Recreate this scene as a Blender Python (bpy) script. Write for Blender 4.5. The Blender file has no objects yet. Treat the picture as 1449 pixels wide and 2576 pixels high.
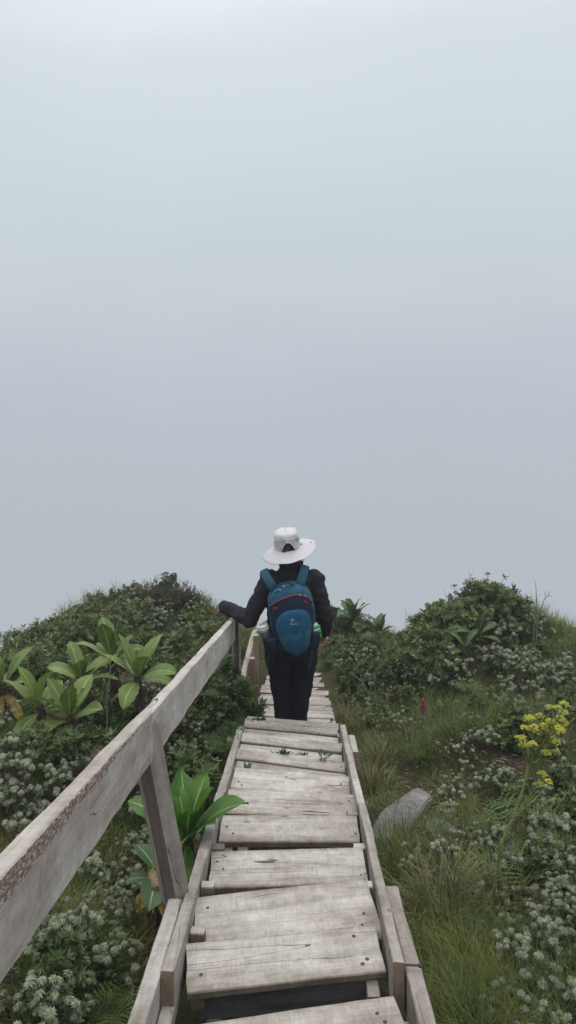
import bpy, math, random
import numpy as np
from mathutils import Vector, Matrix, noise as mnoise
PI = math.pi
R = math.radians
scene = bpy.context.scene
COL = scene.collection

# ------------------------------------------------------------------ helpers
PITCH = R(15.0); FPX = 1910.0; CAMZ = 1.5
def at(px, py, d):
    """point at horizontal distance d seen at (px, py) of a 1449x2576 photograph"""
    cx = (px - 724.5) / FPX; cy = (py - 1288) / FPX
    fy = math.cos(PITCH) - cy * math.sin(PITCH)
    fz = -math.sin(PITCH) - cy * math.cos(PITCH)
    k = d / fy
    return Vector((cx * k, d, CAMZ + fz * k))

def props(o, label=None, cat=None, group=None, kind=None):
    if label: o['label'] = label
    if cat: o['category'] = cat
    if group: o['group'] = group
    if kind: o['kind'] = kind
    return o

def empty(name, loc=(0, 0, 0), rz=0.0, label=None, cat=None, group=None, rot=None):
    o = bpy.data.objects.new(name, None); COL.objects.link(o)
    o.empty_display_size = 0.1
    o.location = loc; o.rotation_euler = rot if rot else (0, 0, rz)
    return props(o, label, cat, group)

class MB:
    """collects numpy vertex blocks and quads/ngons into one mesh"""
    def __init__(s):
        s.v = []; s.f = []; s.uv = []; s.m = []; s.n = 0
    def add(s, verts, faces, uv=None, mat=0):
        verts = np.asarray(verts, float).reshape(-1, 3)
        s.v.append(verts)
        s.uv.append(np.zeros((len(verts), 2)) if uv is None else np.asarray(uv, float))
        n = s.n
        for f in faces: s.f.append(tuple(i + n for i in f))
        s.m.extend([mat] * len(faces))
        s.n += len(verts)
    def box(s, c, size, rot=None, mat=0):
        h = np.array(size) / 2
        P = np.array([[x, y, z] for x in (-1, 1) for y in (-1, 1) for z in (-1, 1)]) * h
        if rot is not None: P = P @ np.array(rot).T
        s.add(P + np.array(c), [(0, 1, 3, 2), (4, 6, 7, 5), (0, 4, 5, 1), (2, 3, 7, 6), (0, 2, 6, 4), (1, 5, 7, 3)], mat=mat)
    def tube(s, pts, rad, seg=8, cap=True, up=None, mat=0, squash=1.0):
        """rad: list of r or (ra, rb). rb is along the ring's second axis"""
        pts = [np.array(p, float) for p in pts]
        n = len(pts)
        if not hasattr(rad, '__len__'): rad = [rad] * n
        V = []; prev = None
        for i in range(n):
            t = pts[min(i + 1, n - 1)] - pts[max(i - 1, 0)]
            t /= (np.linalg.norm(t) + 1e-9)
            if prev is None:
                a = np.array(up, float) if up is not None else (np.array([0, 0, 1.]) if abs(t[2]) < .9 else np.array([0, 1., 0]))
            else: a = prev
            a = a - t * a.dot(t); a /= (np.linalg.norm(a) + 1e-9); prev = a
            b = np.cross(t, a)
            ra, rb = rad[i] if hasattr(rad[i], '__len__') else (rad[i], rad[i] * squash)
            for k in range(seg):
                w = 2 * PI * k / seg
                V.append(pts[i] + a * ra * math.cos(w) + b * rb * math.sin(w))
        F = []
        for i in range(n - 1):
            for k in range(seg):
                k2 = (k + 1) % seg
                F.append((i * seg + k, i * seg + k2, (i + 1) * seg + k2, (i + 1) * seg + k))
        if cap:
            F.append(tuple(range(seg))[::-1]); F.append(tuple((n - 1) * seg + k for k in range(seg)))
        s.add(V, F, mat=mat)
    def ball(s, c, r, seg=10, rings=6, rot=None, mat=0):
        if not hasattr(r, '__len__'): r = (r, r, r)
        V = [(0, 0, -1)]
        for i in range(1, rings):
            a = -PI / 2 + PI * i / rings
            for k in range(seg):
                w = 2 * PI * k / seg
                V.append((math.cos(a) * math.cos(w), math.cos(a) * math.sin(w), math.sin(a)))
        V.append((0, 0, 1)); V = np.array(V) * np.array(r)
        if rot is not None: V = V @ np.array(rot).T
        F = []
        for k in range(seg): F.append((0, 1 + (k + 1) % seg, 1 + k))
        for i in range(rings - 2):
            for k in range(seg):
                k2 = (k + 1) % seg; a = 1 + i * seg
                F.append((a + k, a + k2, a + seg + k2, a + seg + k))
        a = 1 + (rings - 2) * seg
        for k in range(seg): F.append((a + k, a + (k + 1) % seg, a + seg))
        s.add(V + np.array(c), F, mat=mat)
    def grid(s, V, nu, nv, uv=None, mat=0, close=False):
        F = []
        for i in range(nu - 1):
            for j in range(nv - 1):
                F.append((i * nv + j, (i + 1) * nv + j, (i + 1) * nv + j + 1, i * nv + j + 1))
        s.add(V, F, uv, mat)
    def build(s, name, mats, parent=None, smooth=False, loc=(0, 0, 0)):
        me = bpy.data.meshes.new(name)
        V = np.concatenate(s.v) if s.v else np.zeros((0, 3))
        me.from_pydata(V.tolist(), [], s.f)
        if not isinstance(mats, (list, tuple)): mats = [mats]
        for m in mats: me.materials.append(m)
        if len(mats) > 1: me.polygons.foreach_set('material_index', s.m)
        uvl = me.uv_layers.new(name='uv')
        li = np.empty(len(me.loops), int); me.loops.foreach_get('vertex_index', li)
        UV = np.concatenate(s.uv)
        uvl.data.foreach_set('uv', UV[li].ravel())
        me.polygons.foreach_set('use_smooth', [bool(smooth)] * len(me.polygons))
        me.update()
        o = bpy.data.objects.new(name, me); COL.objects.link(o)
        o.location = loc
        if parent is not None: o.parent = parent
        return o

def copy_tree(o, parent=None, loc=None, rz=None, sc=None, rot=None, label=None, group=None):
    c = o.copy(); COL.objects.link(c)
    if parent is not None: c.parent = parent
    if loc is not None: c.location = loc
    if rot is not None: c.rotation_euler = rot
    elif rz is not None: c.rotation_euler = (0, 0, rz)
    if sc is not None: c.scale = sc if hasattr(sc, '__len__') else (sc, sc, sc)
    if label: c['label'] = label
    if group: c['group'] = group
    for ch in KIDS.get(o.name, []): copy_tree(ch, c)
    return c
KIDS = {}
def remember(root, *kids): KIDS[root.name] = list(kids)

# ------------------------------------------------------------------ materials
def newmat(name):
    m = bpy.data.materials.new(name); m.use_nodes = True
    nt = m.node_tree; b = nt.nodes['Principled BSDF']
    return m, nt, b
def N(nt, t, **kw):
    n = nt.nodes.new(t)
    for k, v in kw.items():
        if k in n.inputs.keys() if hasattr(n.inputs, 'keys') else False: n.inputs[k].default_value = v
        else: setattr(n, k, v)
    return n
def link(nt, a, b): nt.links.new(a, b)
def math_(nt, op, a, b=None, c=None, clamp=False):
    n = nt.nodes.new('ShaderNodeMath'); n.operation = op; n.use_clamp = clamp
    for i, x in enumerate((a, b, c)):
        if x is None: continue
        if isinstance(x, (int, float)): n.inputs[i].default_value = x
        else: nt.links.new(x, n.inputs[i])
    return n.outputs[0]
def mixc(nt, f, a, b, blend='MIX'):
    n = nt.nodes.new('ShaderNodeMix'); n.data_type = 'RGBA'; n.blend_type = blend
    if isinstance(f, (int, float)): n.inputs[0].default_value = f
    else: nt.links.new(f, n.inputs[0])
    for i, x in ((6, a), (7, b)):
        if isinstance(x, tuple): n.inputs[i].default_value = (*x, 1) if len(x) == 3 else x
        else: nt.links.new(x, n.inputs[i])
    return n.outputs[2]
def ramp(nt, fac, stops, interp='LINEAR'):
    n = nt.nodes.new('ShaderNodeValToRGB'); cr = n.color_ramp; cr.interpolation = interp
    while len(cr.elements) > 1: cr.elements.remove(cr.elements[-1])
    for i, (p, c) in enumerate(stops):
        e = cr.elements[0] if i == 0 else cr.elements.new(p)
        e.position = p; e.color = (*c, 1) if len(c) == 3 else c
    nt.links.new(fac, n.inputs[0]); return n.outputs[0]
def texnoise(nt, vec, scale, detail=3, rough=.55, dist=0.0):
    n = nt.nodes.new('ShaderNodeTexNoise')
    n.inputs['Scale'].default_value = scale; n.inputs['Detail'].default_value = detail
    n.inputs['Roughness'].default_value = rough; n.inputs['Distortion'].default_value = dist
    nt.links.new(vec, n.inputs['Vector']); return n.outputs[0]
def mapping(nt, vec, scale=(1, 1, 1), loc=(0, 0, 0)):
    n = nt.nodes.new('ShaderNodeMapping'); n.inputs['Scale'].default_value = scale
    n.inputs['Location'].default_value = loc
    nt.links.new(vec, n.inputs['Vector']); return n.outputs[0]
def bump(nt, b, h, strength=.5, dist=.003):
    n = nt.nodes.new('ShaderNodeBump'); n.inputs['Strength'].default_value = strength
    n.inputs['Distance'].default_value = dist
    nt.links.new(h, n.inputs['Height']); nt.links.new(n.outputs[0], b.inputs['Normal'])

def mat_wood(name, light, dark, brown=0.0, wane=False):
    m, nt, b = newmat(name)
    tc = N(nt, 'ShaderNodeTexCoord'); oi = N(nt, 'ShaderNodeObjectInfo')
    off = N(nt, 'ShaderNodeVectorMath', operation='SCALE'); 
    cmb = N(nt, 'ShaderNodeCombineXYZ')
    r = math_(nt, 'MULTIPLY', oi.outputs['Random'], 37.0)
    link(nt, r, cmb.inputs[0]); link(nt, r, cmb.inputs[1])
    add = N(nt, 'ShaderNodeVectorMath', operation='ADD')
    link(nt, tc.outputs['Object'], add.inputs[0]); link(nt, cmb.outputs[0], add.inputs[1])
    P = add.outputs[0]
    grain = texnoise(nt, mapping(nt, P, (1.6, 26, 26)), 1.0, 6, .7, .6)
    fine = texnoise(nt, mapping(nt, P, (9.0, 190, 190)), 1.0, 3, .6)
    saw = texnoise(nt, mapping(nt, P, (170, 14, 14)), 1.0, 3, .7)
    sawm = texnoise(nt, mapping(nt, P, (5, 9, 9)), 1.0, 2, .5)
    blot = texnoise(nt, mapping(nt, P, (3.0, 6, 6)), 1.0, 4, .6)
    speck = texnoise(nt, P, 330.0, 3, .7)
    a = math_(nt, 'MULTIPLY', grain, .46)
    a = math_(nt, 'ADD', a, math_(nt, 'MULTIPLY', fine, .05))
    sw = math_(nt, 'MULTIPLY', saw, math_(nt, 'MULTIPLY', sawm, 1.0))
    a = math_(nt, 'ADD', a, math_(nt, 'MULTIPLY', sw, .36))
    mott = texnoise(nt, P, 26.0, 4, .65); a = math_(nt, 'ADD', a, math_(nt, 'MULTIPLY', mott, .28))
    a = math_(nt, 'ADD', a, math_(nt, 'MULTIPLY', speck, .34))
    a = math_(nt, 'SUBTRACT', a, .17)
    c = ramp(nt, a, [(.33, dark), (.49, tuple(.5 * (x + y) for x, y in zip(light, dark))), (.65, light)])
    stain = ramp(nt, blot, [(.28, (.58, .52, .47)), (.40, (.85, .82, .79)), (.54, (.98, .98, .97)), (.68, (1.10, 1.10, 1.10))])
    c = mixc(nt, 1.0, c, stain, 'MULTIPLY')
    # each board its own tone
    c = mixc(nt, 1.0, c, ramp(nt, oi.outputs['Random'], [(0, (.76, .73, .70)), (.35, (.90, .88, .86)), (.7, (1.0, .99, .98)), (1, (1.10, 1.10, 1.10))]), 'MULTIPLY')
    # weathered planks darken raggedly towards their long edges, more at the near one
    sg = N(nt, 'ShaderNodeSeparateXYZ'); link(nt, tc.outputs['Generated'], sg.inputs[0])
    jn = math_(nt, 'MULTIPLY', math_(nt, 'SUBTRACT', texnoise(nt, mapping(nt, P, (14, 14, 14)), 1.0, 4, .7), .5), .22)
    for sgn in ((0, 1) if name == 'weathered_plank' else ()):
        dd_ = sg.outputs[1] if sgn == 0 else math_(nt, 'SUBTRACT', 1.0, sg.outputs[1])
        c = mixc(nt, 1.0, c, ramp(nt, math_(nt, 'ADD', dd_, jn), [(0, (.50, .45, .40) if sgn == 0 else (.74, .71, .68)), (.10 if sgn == 0 else .04, (.85, .83, .80)), (.22 if sgn == 0 else .08, (1, 1, 1))]), 'MULTIPLY')
    # splits along the grain
    cr = texnoise(nt, mapping(nt, P, (1.1, 15, 15)), 1.0, 2, .4)
    d = math_(nt, 'ABSOLUTE', math_(nt, 'SUBTRACT', cr, .5))
    gate = texnoise(nt, mapping(nt, P, (2.3, 5, 5), (5, 2, 1)), 1.0, 1, .5)
    crack = math_(nt, 'MULTIPLY', math_(nt, 'LESS_THAN', d, .0042), math_(nt, 'GREATER_THAN', gate, .555))
    c = mixc(nt, math_(nt, 'MULTIPLY', crack, .85), c, (.035, .028, .022))
    # knots
    vo = N(nt, 'ShaderNodeTexVoronoi'); vo.inputs['Scale'].default_value = 1.0
    link(nt, mapping(nt, P, (2.4, 5.0, .01)), vo.inputs['Vector'])
    kn = ramp(nt, vo.outputs['Distance'], [(0, (.55,) * 3), (.022, (.95,) * 3), (.034, (.5,) * 3), (.055, (0,) * 3)])
    c = mixc(nt, math_(nt, 'MULTIPLY', kn, .75), c, (.085, .055, .04))
    if brown: c = mixc(nt, brown, c, (.16, .095, .06))
    if wane:
        sep = N(nt, 'ShaderNodeSeparateXYZ'); link(nt, tc.outputs['Object'], sep.inputs[0])
        # ragged strip of bark left along the upper inner edge, wider towards the near end
        w = texnoise(nt, mapping(nt, P, (9, 40, 40)), 1.0, 4, .7)
        xx = math_(nt, 'SUBTRACT', .042, math_(nt, 'MULTIPLY', sep.outputs[0], .031))
        xx = math_(nt, 'MINIMUM', math_(nt, 'MAXIMUM', xx, -.03), .048)
        edge = math_(nt, 'SUBTRACT', .0835, math_(nt, 'ADD', xx, math_(nt, 'MULTIPLY', math_(nt, 'SUBTRACT', w, .5), .03)))
        inz = math_(nt, 'MULTIPLY', math_(nt, 'GREATER_THAN', sep.outputs[2], edge), math_(nt, 'LESS_THAN', sep.outputs[2], .0845))
        fl = texnoise(nt, mapping(nt, P, (60, 160, 160)), 1.0, 3, .7)
        bark = ramp(nt, fl, [(.40, (.12, .078, .062)), (.52, (.20, .145, .12)), (.62, (.42, .38, .34))])
        c = mixc(nt, inz, c, bark)
    link(nt, c, b.inputs['Base Color']); b.inputs['Roughness'].default_value = .82
    b.inputs['Specular IOR Level'].default_value = .25
    h = math_(nt, 'ADD', math_(nt, 'MULTIPLY', grain, .7), math_(nt, 'MULTIPLY', mott, .3))
    h = math_(nt, 'ADD', h, math_(nt, 'MULTIPLY', sw, .25))
    h = math_(nt, 'SUBTRACT', h, math_(nt, 'MULTIPLY', crack, 1.5))
    bump(nt, b, h, .8, .003)
    return m

def mat_leaf(name, cols, rough=.5, trans=.18, veins=False, hue=None, mottled=None, spec=.35):
    """cols: colours picked per leaf island"""
    m, nt, b = newmat(name)
    g = N(nt, 'ShaderNodeNewGeometry')
    st = [(i / (len(cols) - 1), c) for i, c in enumerate(cols)]
    c = ramp(nt, g.outputs['Random Per Island'], st)
    tc = N(nt, 'ShaderNodeTexCoord')
    oi = N(nt, 'ShaderNodeObjectInfo')
    c = mixc(nt, 1.0, c, ramp(nt, oi.outputs['Random'], [(0, (.78, .82, .80)), (1, (1.18, 1.12, 1.1))]), 'MULTIPLY')
    if veins:
        uv = N(nt, 'ShaderNodeUVMap', uv_map='uv'); sep = N(nt, 'ShaderNodeSeparateXYZ'); link(nt, uv.outputs[0], sep.inputs[0])
        v = math_(nt, 'ABSOLUTE', math_(nt, 'SUBTRACT', sep.outputs[1], .5))
        mid = math_(nt, 'LESS_THAN', v, .028)
        ph = math_(nt, 'SUBTRACT', math_(nt, 'MULTIPLY', sep.outputs[0], 11.0), math_(nt, 'MULTIPLY', v, 7.0))
        sn = math_(nt, 'ABSOLUTE', math_(nt, 'SINE', math_(nt, 'MULTIPLY', ph, PI)))
        side = math_(nt, 'LESS_THAN', sn, .10)
        blo = texnoise(nt, tc.outputs['Object'], 14.0, 3, .6)
        c = mixc(nt, 1.0, c, ramp(nt, blo, [(.3, (.75, .80, .7)), (.7, (1.15, 1.1, 1.15))]), 'MULTIPLY')
        c = mixc(nt, math_(nt, 'MULTIPLY', side, .35), c, (.16, .24, .06))
        c = mixc(nt, math_(nt, 'MULTIPLY', mid, .7), c, (.30, .38, .15))
        if mottled:
            mo = texnoise(nt, tc.outputs['Object'], 22.0, 4, .65)
            c = mixc(nt, ramp(nt, mo, [(.47, (0,) * 3), (.60, (1,) * 3)]), c, mottled)
        bump(nt, b, math_(nt, 'ADD', math_(nt, 'MULTIPLY', sn, .5), blo), .6, .004)
    link(nt, c, b.inputs['Base Color']); b.inputs['Roughness'].default_value = rough
    b.inputs['Specular IOR Level'].default_value = spec
    if trans:
        out = nt.nodes['Material Output']; t = N(nt, 'ShaderNodeBsdfTranslucent'); mx = N(nt, 'ShaderNodeMixShader')
        link(nt, c, t.inputs[0]); mx.inputs[0].default_value = trans
        link(nt, b.outputs[0], mx.inputs[1]); link(nt, t.outputs[0], mx.inputs[2]); link(nt, mx.outputs[0], out.inputs[0])
    return m

def mat_plain(name, col, rough=.7, var=.25, scale=30, bumpy=0.0, spec=.3, weave=0, metal=0.0):
    m, nt, b = newmat(name); tc = N(nt, 'ShaderNodeTexCoord')
    n = texnoise(nt, tc.outputs['Object'], scale, 4, .6)
    lo = tuple(x * (1 - var) for x in col); hi = tuple(min(1, x * (1 + var)) for x in col)
    link(nt, ramp(nt, n, [(.3, lo), (.7, hi)]), b.inputs['Base Color'])
    b.inputs['Roughness'].default_value = rough; b.inputs['Specular IOR Level'].default_value = spec
    b.inputs['Metallic'].default_value = metal
    if bumpy or weave:
        h = n
        if weave: h = math_(nt, 'ADD', n, math_(nt, 'MULTIPLY', texnoise(nt, tc.outputs['Object'], weave, 2, .5), .5))
        bump(nt, b, h, max(bumpy, .2), .004)
    return m

def mat_ground():
    m, nt, b = newmat('soil_and_litter'); tc = N(nt, 'ShaderNodeTexCoord')
    P = tc.outputs['Object']
    n1 = texnoise(nt, P, 3.0, 5, .6); n2 = texnoise(nt, P, 38.0, 5, .7); n3 = texnoise(nt, mapping(nt, P, (60, 200, 60)), 1.0, 3, .7)
    c = ramp(nt, n2, [(.30, (.018, .013, .009)), (.5, (.055, .040, .026)), (.66, (.13, .098, .065)), (.8, (.22, .18, .13))])
    g = ramp(nt, n3, [(.35, (.02, .026, .01)), (.65, (.065, .075, .028))])
    c = mixc(nt, ramp(nt, n1, [(.42, (0,) * 3), (.58, (1,) * 3)]), c, g)
    link(nt, c, b.inputs['Base Color']); b.inputs['Roughness'].default_value = .95
    b.inputs['Specular IOR Level'].default_value = .1
    bump(nt, b, n2, 1.0, .03); return m

def mat_rock():
    m, nt, b = newmat('lichened_rock'); tc = N(nt, 'ShaderNodeTexCoord'); P = tc.outputs['Object']
    n1 = texnoise(nt, P, 4.0, 6, .65, .4); n2 = texnoise(nt, P, 40.0, 5, .7)
    c = ramp(nt, n1, [(.32, (.085, .08, .07)), (.55, (.155, .15, .14)), (.72, (.24, .235, .22))])
    c = mixc(nt, 1.0, c, ramp(nt, n2, [(.35, (.6, .6, .58)), (.6, (1.1, 1.1, 1.1))]), 'MULTIPLY')
    link(nt, c, b.inputs['Base Color']); b.inputs['Roughness'].default_value = .9
    bump(nt, b, math_(nt, 'ADD', n1, math_(nt, 'MULTIPLY', n2, .3)), 1.0, .02); return m

W_TREAD = mat_wood('weathered_plank', (.49, .465, .435), (.165, .150, .136))
W_BEAM = mat_wood('weathered_beam', (.43, .41, .39), (.16, .15, .14), .05)
W_RAIL = mat_wood('weathered_rail', (.52, .495, .465), (.22, .205, .19), 0, True)
W_POST = mat_wood('weathered_post', (.36, .34, .32), (.13, .12, .11), .10)
W_DARK = mat_wood('shaded_brown_wood', (.15, .13, .115), (.06, .05, .045), .1)  # near post faces: browner wood, with shading below the rail painted in
W_BROWN = mat_wood('brown_end_grain', (.24, .19, .15), (.09, .07, .055), .25)
NAIL = mat_plain('rusty_nail', (.06, .035, .03), .6, .4, 200, spec=.5, metal=.3)
GROUND = mat_ground(); ROCK = mat_rock()
M_EVER = mat_leaf('woolly_leaf', [(.06, .085, .038), (.10, .13, .07), (.17, .20, .125), (.07, .10, .045)], .9, .12, spec=.1)
M_HEAD = mat_leaf('pale_button_head', [(.13, .155, .10), (.20, .225, .155), (.085, .11, .06), (.25, .265, .20), (.165, .19, .125), (.33, .34, .27)], .95, .1, spec=.1)
M_TWIG = mat_plain('brown_twig', (.09, .065, .045), .9, .4, 60)
M_TWIGG = mat_plain('grey_twig', (.17, .15, .13), .9, .4, 60)
M_SHRUB = mat_leaf('shrub_leaf', [(.040, .065, .016), (.065, .095, .023), (.10, .135, .038), (.15, .175, .075), (.045, .07, .017)], .55, .15)
M_SHRUBD = mat_leaf('dark_shrub_leaf', [(.026, .048, .012), (.046, .075, .017), (.075, .11, .028), (.034, .058, .013)], .5, .15)
M_HEATH = mat_leaf('heath_leaf', [(.035, .045, .025), (.06, .07, .035), (.09, .09, .05)], .8, .1)
M_FERN = mat_leaf('fern_leaf', [(.045, .085, .014), (.07, .115, .02), (.10, .15, .032)], .6, .25)
M_FERND = mat_leaf('dark_fern_leaf', [(.025, .07, .013), (.035, .09, .018), (.05, .115, .024)], .6, .25)
M_SEDGE = mat_leaf('sedge_blade', [(.035, .06, .014), (.06, .09, .02), (.12, .13, .04), (.24, .18, .09), (.045, .07, .016), (.17, .11, .05)], .6, .15)
M_GRASS = mat_leaf('grass_blade', [(.034, .060, .009), (.060, .098, .014), (.088, .130, .022), (.12, .135, .036), (.050, .082, .012), (.16, .14, .06)], .65, .2)
def patchy(m):
    nt = m.node_tree; b = nt.nodes['Principled BSDF']; src = b.inputs['Base Color'].links[0].from_socket
    tc = N(nt, 'ShaderNodeTexCoord'); n1 = texnoise(nt, mapping(nt, tc.outputs['Object'], (1, 1, .3)), 2.6, 3, .6)
    c = mixc(nt, 1.0, src, ramp(nt, n1, [(.36, (.62, .75, .62)), (.5, (1, 1, 1)), (.62, (1.28, 1.15, 1.1))]), 'MULTIPLY')
    for n in nt.nodes:
        for i in n.inputs:
            if i.is_linked and i.links[0].from_socket == src and n.bl_idname in ('ShaderNodeBsdfPrincipled', 'ShaderNodeBsdfTranslucent'): nt.links.new(c, i)
patchy(M_GRASS)
M_BIG = mat_leaf('broad_leaf', [(.085, .14, .030), (.125, .19, .045), (.165, .23, .065), (.095, .16, .035), (.18, .22, .06)], .45, .2, True)
M_BIGD = mat_leaf('broad_leaf_dark', [(.04, .085, .035), (.055, .105, .04), (.07, .125, .05)], .45, .15, True)
M_BIGN = mat_leaf('broad_leaf_fresh', [(.04, .11, .014), (.055, .14, .018), (.075, .17, .026)], .38, .22, True)
M_BIGY = mat_leaf('withered_leaf', [(.28, .26, .045), (.20, .22, .05), (.32, .25, .05)], .6, .2, True, mottled=(.16, .075, .03))
M_STUMP = mat_plain('dead_leaf_skirt', (.055, .035, .025), .95, .6, 45, .8)
M_BARK = mat_plain('rotten_wood', (.12, .085, .055), .95, .6, 30, .8)
M_YEL = mat_leaf('yellow_flower', [(.42, .43, .05), (.66, .63, .11), (.54, .54, .09), (.28, .33, .04)], .7, .15)
M_YSTEM = mat_plain('yellow_green_stem', (.13, .16, .05), .6, .3, 40)
M_PINK = mat_leaf('crimson_petal', [(.10, .010, .02), (.22, .05, .08), (.06, .006, .012), (.35, .15, .17)], .6, .1)
M_MOSS = mat_plain('moss', (.10, .11, .018), .95, .6, 80, .8)
M_LITTER = mat_leaf('dry_leaf_litter', [(.22, .17, .12), (.30, .25, .19), (.14, .09, .06), (.10, .065, .045)], .9, .1)

# ------------------------------------------------------------------ terrain
def sline(y):
    """height of the stair's nosing line"""
    pts = [(-60, 12.), (-2, .574), (5.05, -1.45), (5.6, -1.72), (7.6, -2.43), (9.6, -2.95), (11, -3.9), (60, -48)]
    for (a, za), (b, zb) in zip(pts, pts[1:]):
        if y <= b: return za + (zb - za) * (y - a) / (b - a)
    return pts[-1][1] - (y - 60) * .8
CTRL = [(0, -3, -.05), (0, 0, -.35), (0, 1.5, -.42), (0, 3, -.42), (0, 4.5, -.38), (-.3, 5.3, -.3), (.3, 5.3, -.3), (0, 6.3, -.22), (0, 7.4, -.15),
        (.1, 8.2, -.02), (.15, 9.2, -.05), (-.5, 1, -.48), (-.5, 3, -.46), (-.5, 4.5, -.35), (.5, 1, -.42), (.5, 2.6, -.42), (.52, 4, -.36), (.5, 5.5, -.25),
        (.55, 7, -.05),
        (.9, 1, -.36), (.85, 2.5, -.36), (.85, 4, -.30), (.8, 5.5, -.15), (1.5, 2, -.28), (1.5, 3.4, -.2), (2.2, 3, -.05), (1.5, 4.8, .0), (1.2, 5.4, 0.),
        (2.0, 6, .38), (1.75, 7, .86), (2.05, 7.2, .88), (2.6, 6.5, .40), (2.9, 6, .2), (2.3, 4.7, .1), (.9, 9, .40), (.8, 7.4, .15), (1.45, 9, -.02),
        (1.25, 7.4, .28), (3.7, 6, .1), (3.2, 2, .1), (4, 4, .1), (3, 0, .1), (1.5, 0, -.2),
        (-1.5, 9, .86), (-1.15, 8.9, .74), (-.85, 7.6, .36), (-.65, 9, .25), (-.72, 6.5, .0), (-2, 8.4, .66), (-2.1, 7.2, .45), (-2.15, 5.8, .26),
        (-1.6, 6.2, .32), (-1.4, 4, .05), (-1.0, 5, .0), (-2, 4.2, .10), (-1.2, 2.5, -.25), (-2, 2.2, -.15), (-2.5, 3.6, -.05), (-.85, 3.5, -.28),
        (-.85, 1.5, -.48), (-1.5, .5, -.35), (-3, 0, -.2), (-3, 2, -.25), (-3.2, 4.5, -.3), (-3.0, 6, -.1)]
_C = np.array(CTRL)
def off_arr(X, Y):
    d2 = (X[..., None] - _C[:, 0]) ** 2 + (Y[..., None] - _C[:, 1]) ** 2 + .02
    w = 1 / d2 ** 1.9
    return (w * _C[:, 2]).sum(-1) / w.sum(-1)
def ground_z(x, y):
    o = float(off_arr(np.array(x), np.array(y)))
    z = sline(y) + o
    # steep flanks of the ridge, falling into the fog
    if x < -2.75: z -= (-2.75 - x) * 1.0
    if x > 4.2: z -= (x - 4.2) * .6
    far = max(0, abs(x) - 8)
    n = .05 * mnoise.noise(Vector((x * 1.7, y * 1.7, 3))) + .025 * mnoise.noise(Vector((x * 6, y * 6, 7)))
    if abs(x) < .5 and y < 7.6: n *= .3
    z += n
    if far > 0: z += 1.5 * mnoise.noise(Vector((x * .1, y * .1, 1)))
    return z
def axis(lo, hi, flo, fhi, fine, grow=1.25):
    a = [flo]
    while a[-1] < fhi: a.append(a[-1] + fine)
    s = fine
    while a[-1] < hi: s *= grow; a.append(a[-1] + s)
    s = fine
    while a[0] > lo: s *= grow; a.insert(0, a[0] - s)
    return a
xs = axis(-24, 26, -3.6, 4.6, .08); ys = axis(-8, 36, -.6, 10.6, .08)
mb = MB(); V = []
for x in xs:
    for y in ys: V.append((x, y, ground_z(x, y)))
mb.grid(V, len(xs), len(ys))
g = mb.build('ground', GROUND, smooth=True); g['kind'] = 'structure'; g['label'] = 'dark soil slope of the ridge under the plants'

# ------------------------------------------------------------------ planks
def plank(name, L, Wd, T, mats, parent, loc, rot, seed=0, rough=.0025, segs=22, endskew=0.0, taper=0.0, chamfer=.004, bend=0.0, under=None):
    """plank lying along its local x; y = width, z = thickness; ragged sawn edges"""
    rnd = random.Random(seed)
    hw, ht, c = Wd / 2, T / 2, chamfer
    ring = []
    ny = 4
    for i in range(ny + 1): ring.append((-hw + c + (2 * hw - 2 * c) * i / ny, ht))
    ring += [(hw, ht - c), (hw, 0), (hw, -ht + c)]
    for i in range(ny + 1): ring.append((hw - c - (2 * hw - 2 * c) * i / ny, -ht))
    ring += [(-hw, -ht + c), (-hw, 0), (-hw, ht - c)]
    nr = len(ring); V = []; o1 = rnd.random() * 50
    for s in range(segs + 1):
        t = s / segs; x = (t - .5) * L
        e = 1 if s in (0, segs) else 0
        for k, (y, z) in enumerate(ring):
            ty = y * (1 - taper * t)
            jx = (mnoise.noise(Vector((y * 30 + o1, z * 30, s))) * rough * 2.2) if e else 0
            jy = mnoise.noise(Vector((x * 3 + o1, y * 9, 2))) * rough * 1.3 + mnoise.noise(Vector((x * 30 + o1, y * 20, z * 20))) * rough * .7
            jz = mnoise.noise(Vector((x * 4 + o1, y * 12, 9))) * rough * .8
            V.append((x + jx + endskew * y * (1 if t > .5 else -1) * e, ty + jy, z + jz - bend * (2 * t - 1) ** 2))
    F = []
    for s in range(segs):
        for k in range(nr):
            k2 = (k + 1) % nr
            F.append((s * nr + k, (s + 1) * nr + k, (s + 1) * nr + k2, s * nr + k2))
    m_ = MB()
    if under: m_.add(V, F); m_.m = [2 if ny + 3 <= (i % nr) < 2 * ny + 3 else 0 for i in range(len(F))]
    else: m_.add(V, F)
    m_.add([V[k] for k in range(nr)], [tuple(range(nr))], mat=1)
    m_.add([V[segs * nr + k] for k in range(nr)], [tuple(range(nr))[::-1]], mat=1)
    o = m_.build(name, (mats if isinstance(mats, list) else [mats, W_BROWN]) + ([under] if under else []), parent)
    o.location = loc
    if isinstance(rot, Matrix): o.rotation_euler = rot.to_euler()
    else: o.rotation_euler = rot
    return o
def frame_rot(dx, upv=(0, 0, 1)):
    x = Vector(dx).normalized(); z = Vector(upv); z = (z - x * z.dot(x)).normalized(); y = z.cross(x)
    return Matrix((x, y, z)).transposed()
def beam(name, a, b, Wd, T, mats, parent, up=(0, 0, 1), **kw):
    a = Vector(a); b = Vector(b)
    return plank(name, (b - a).length, Wd, T, mats, parent, (a + b) / 2, frame_rot(b - a, up), **kw)

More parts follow.
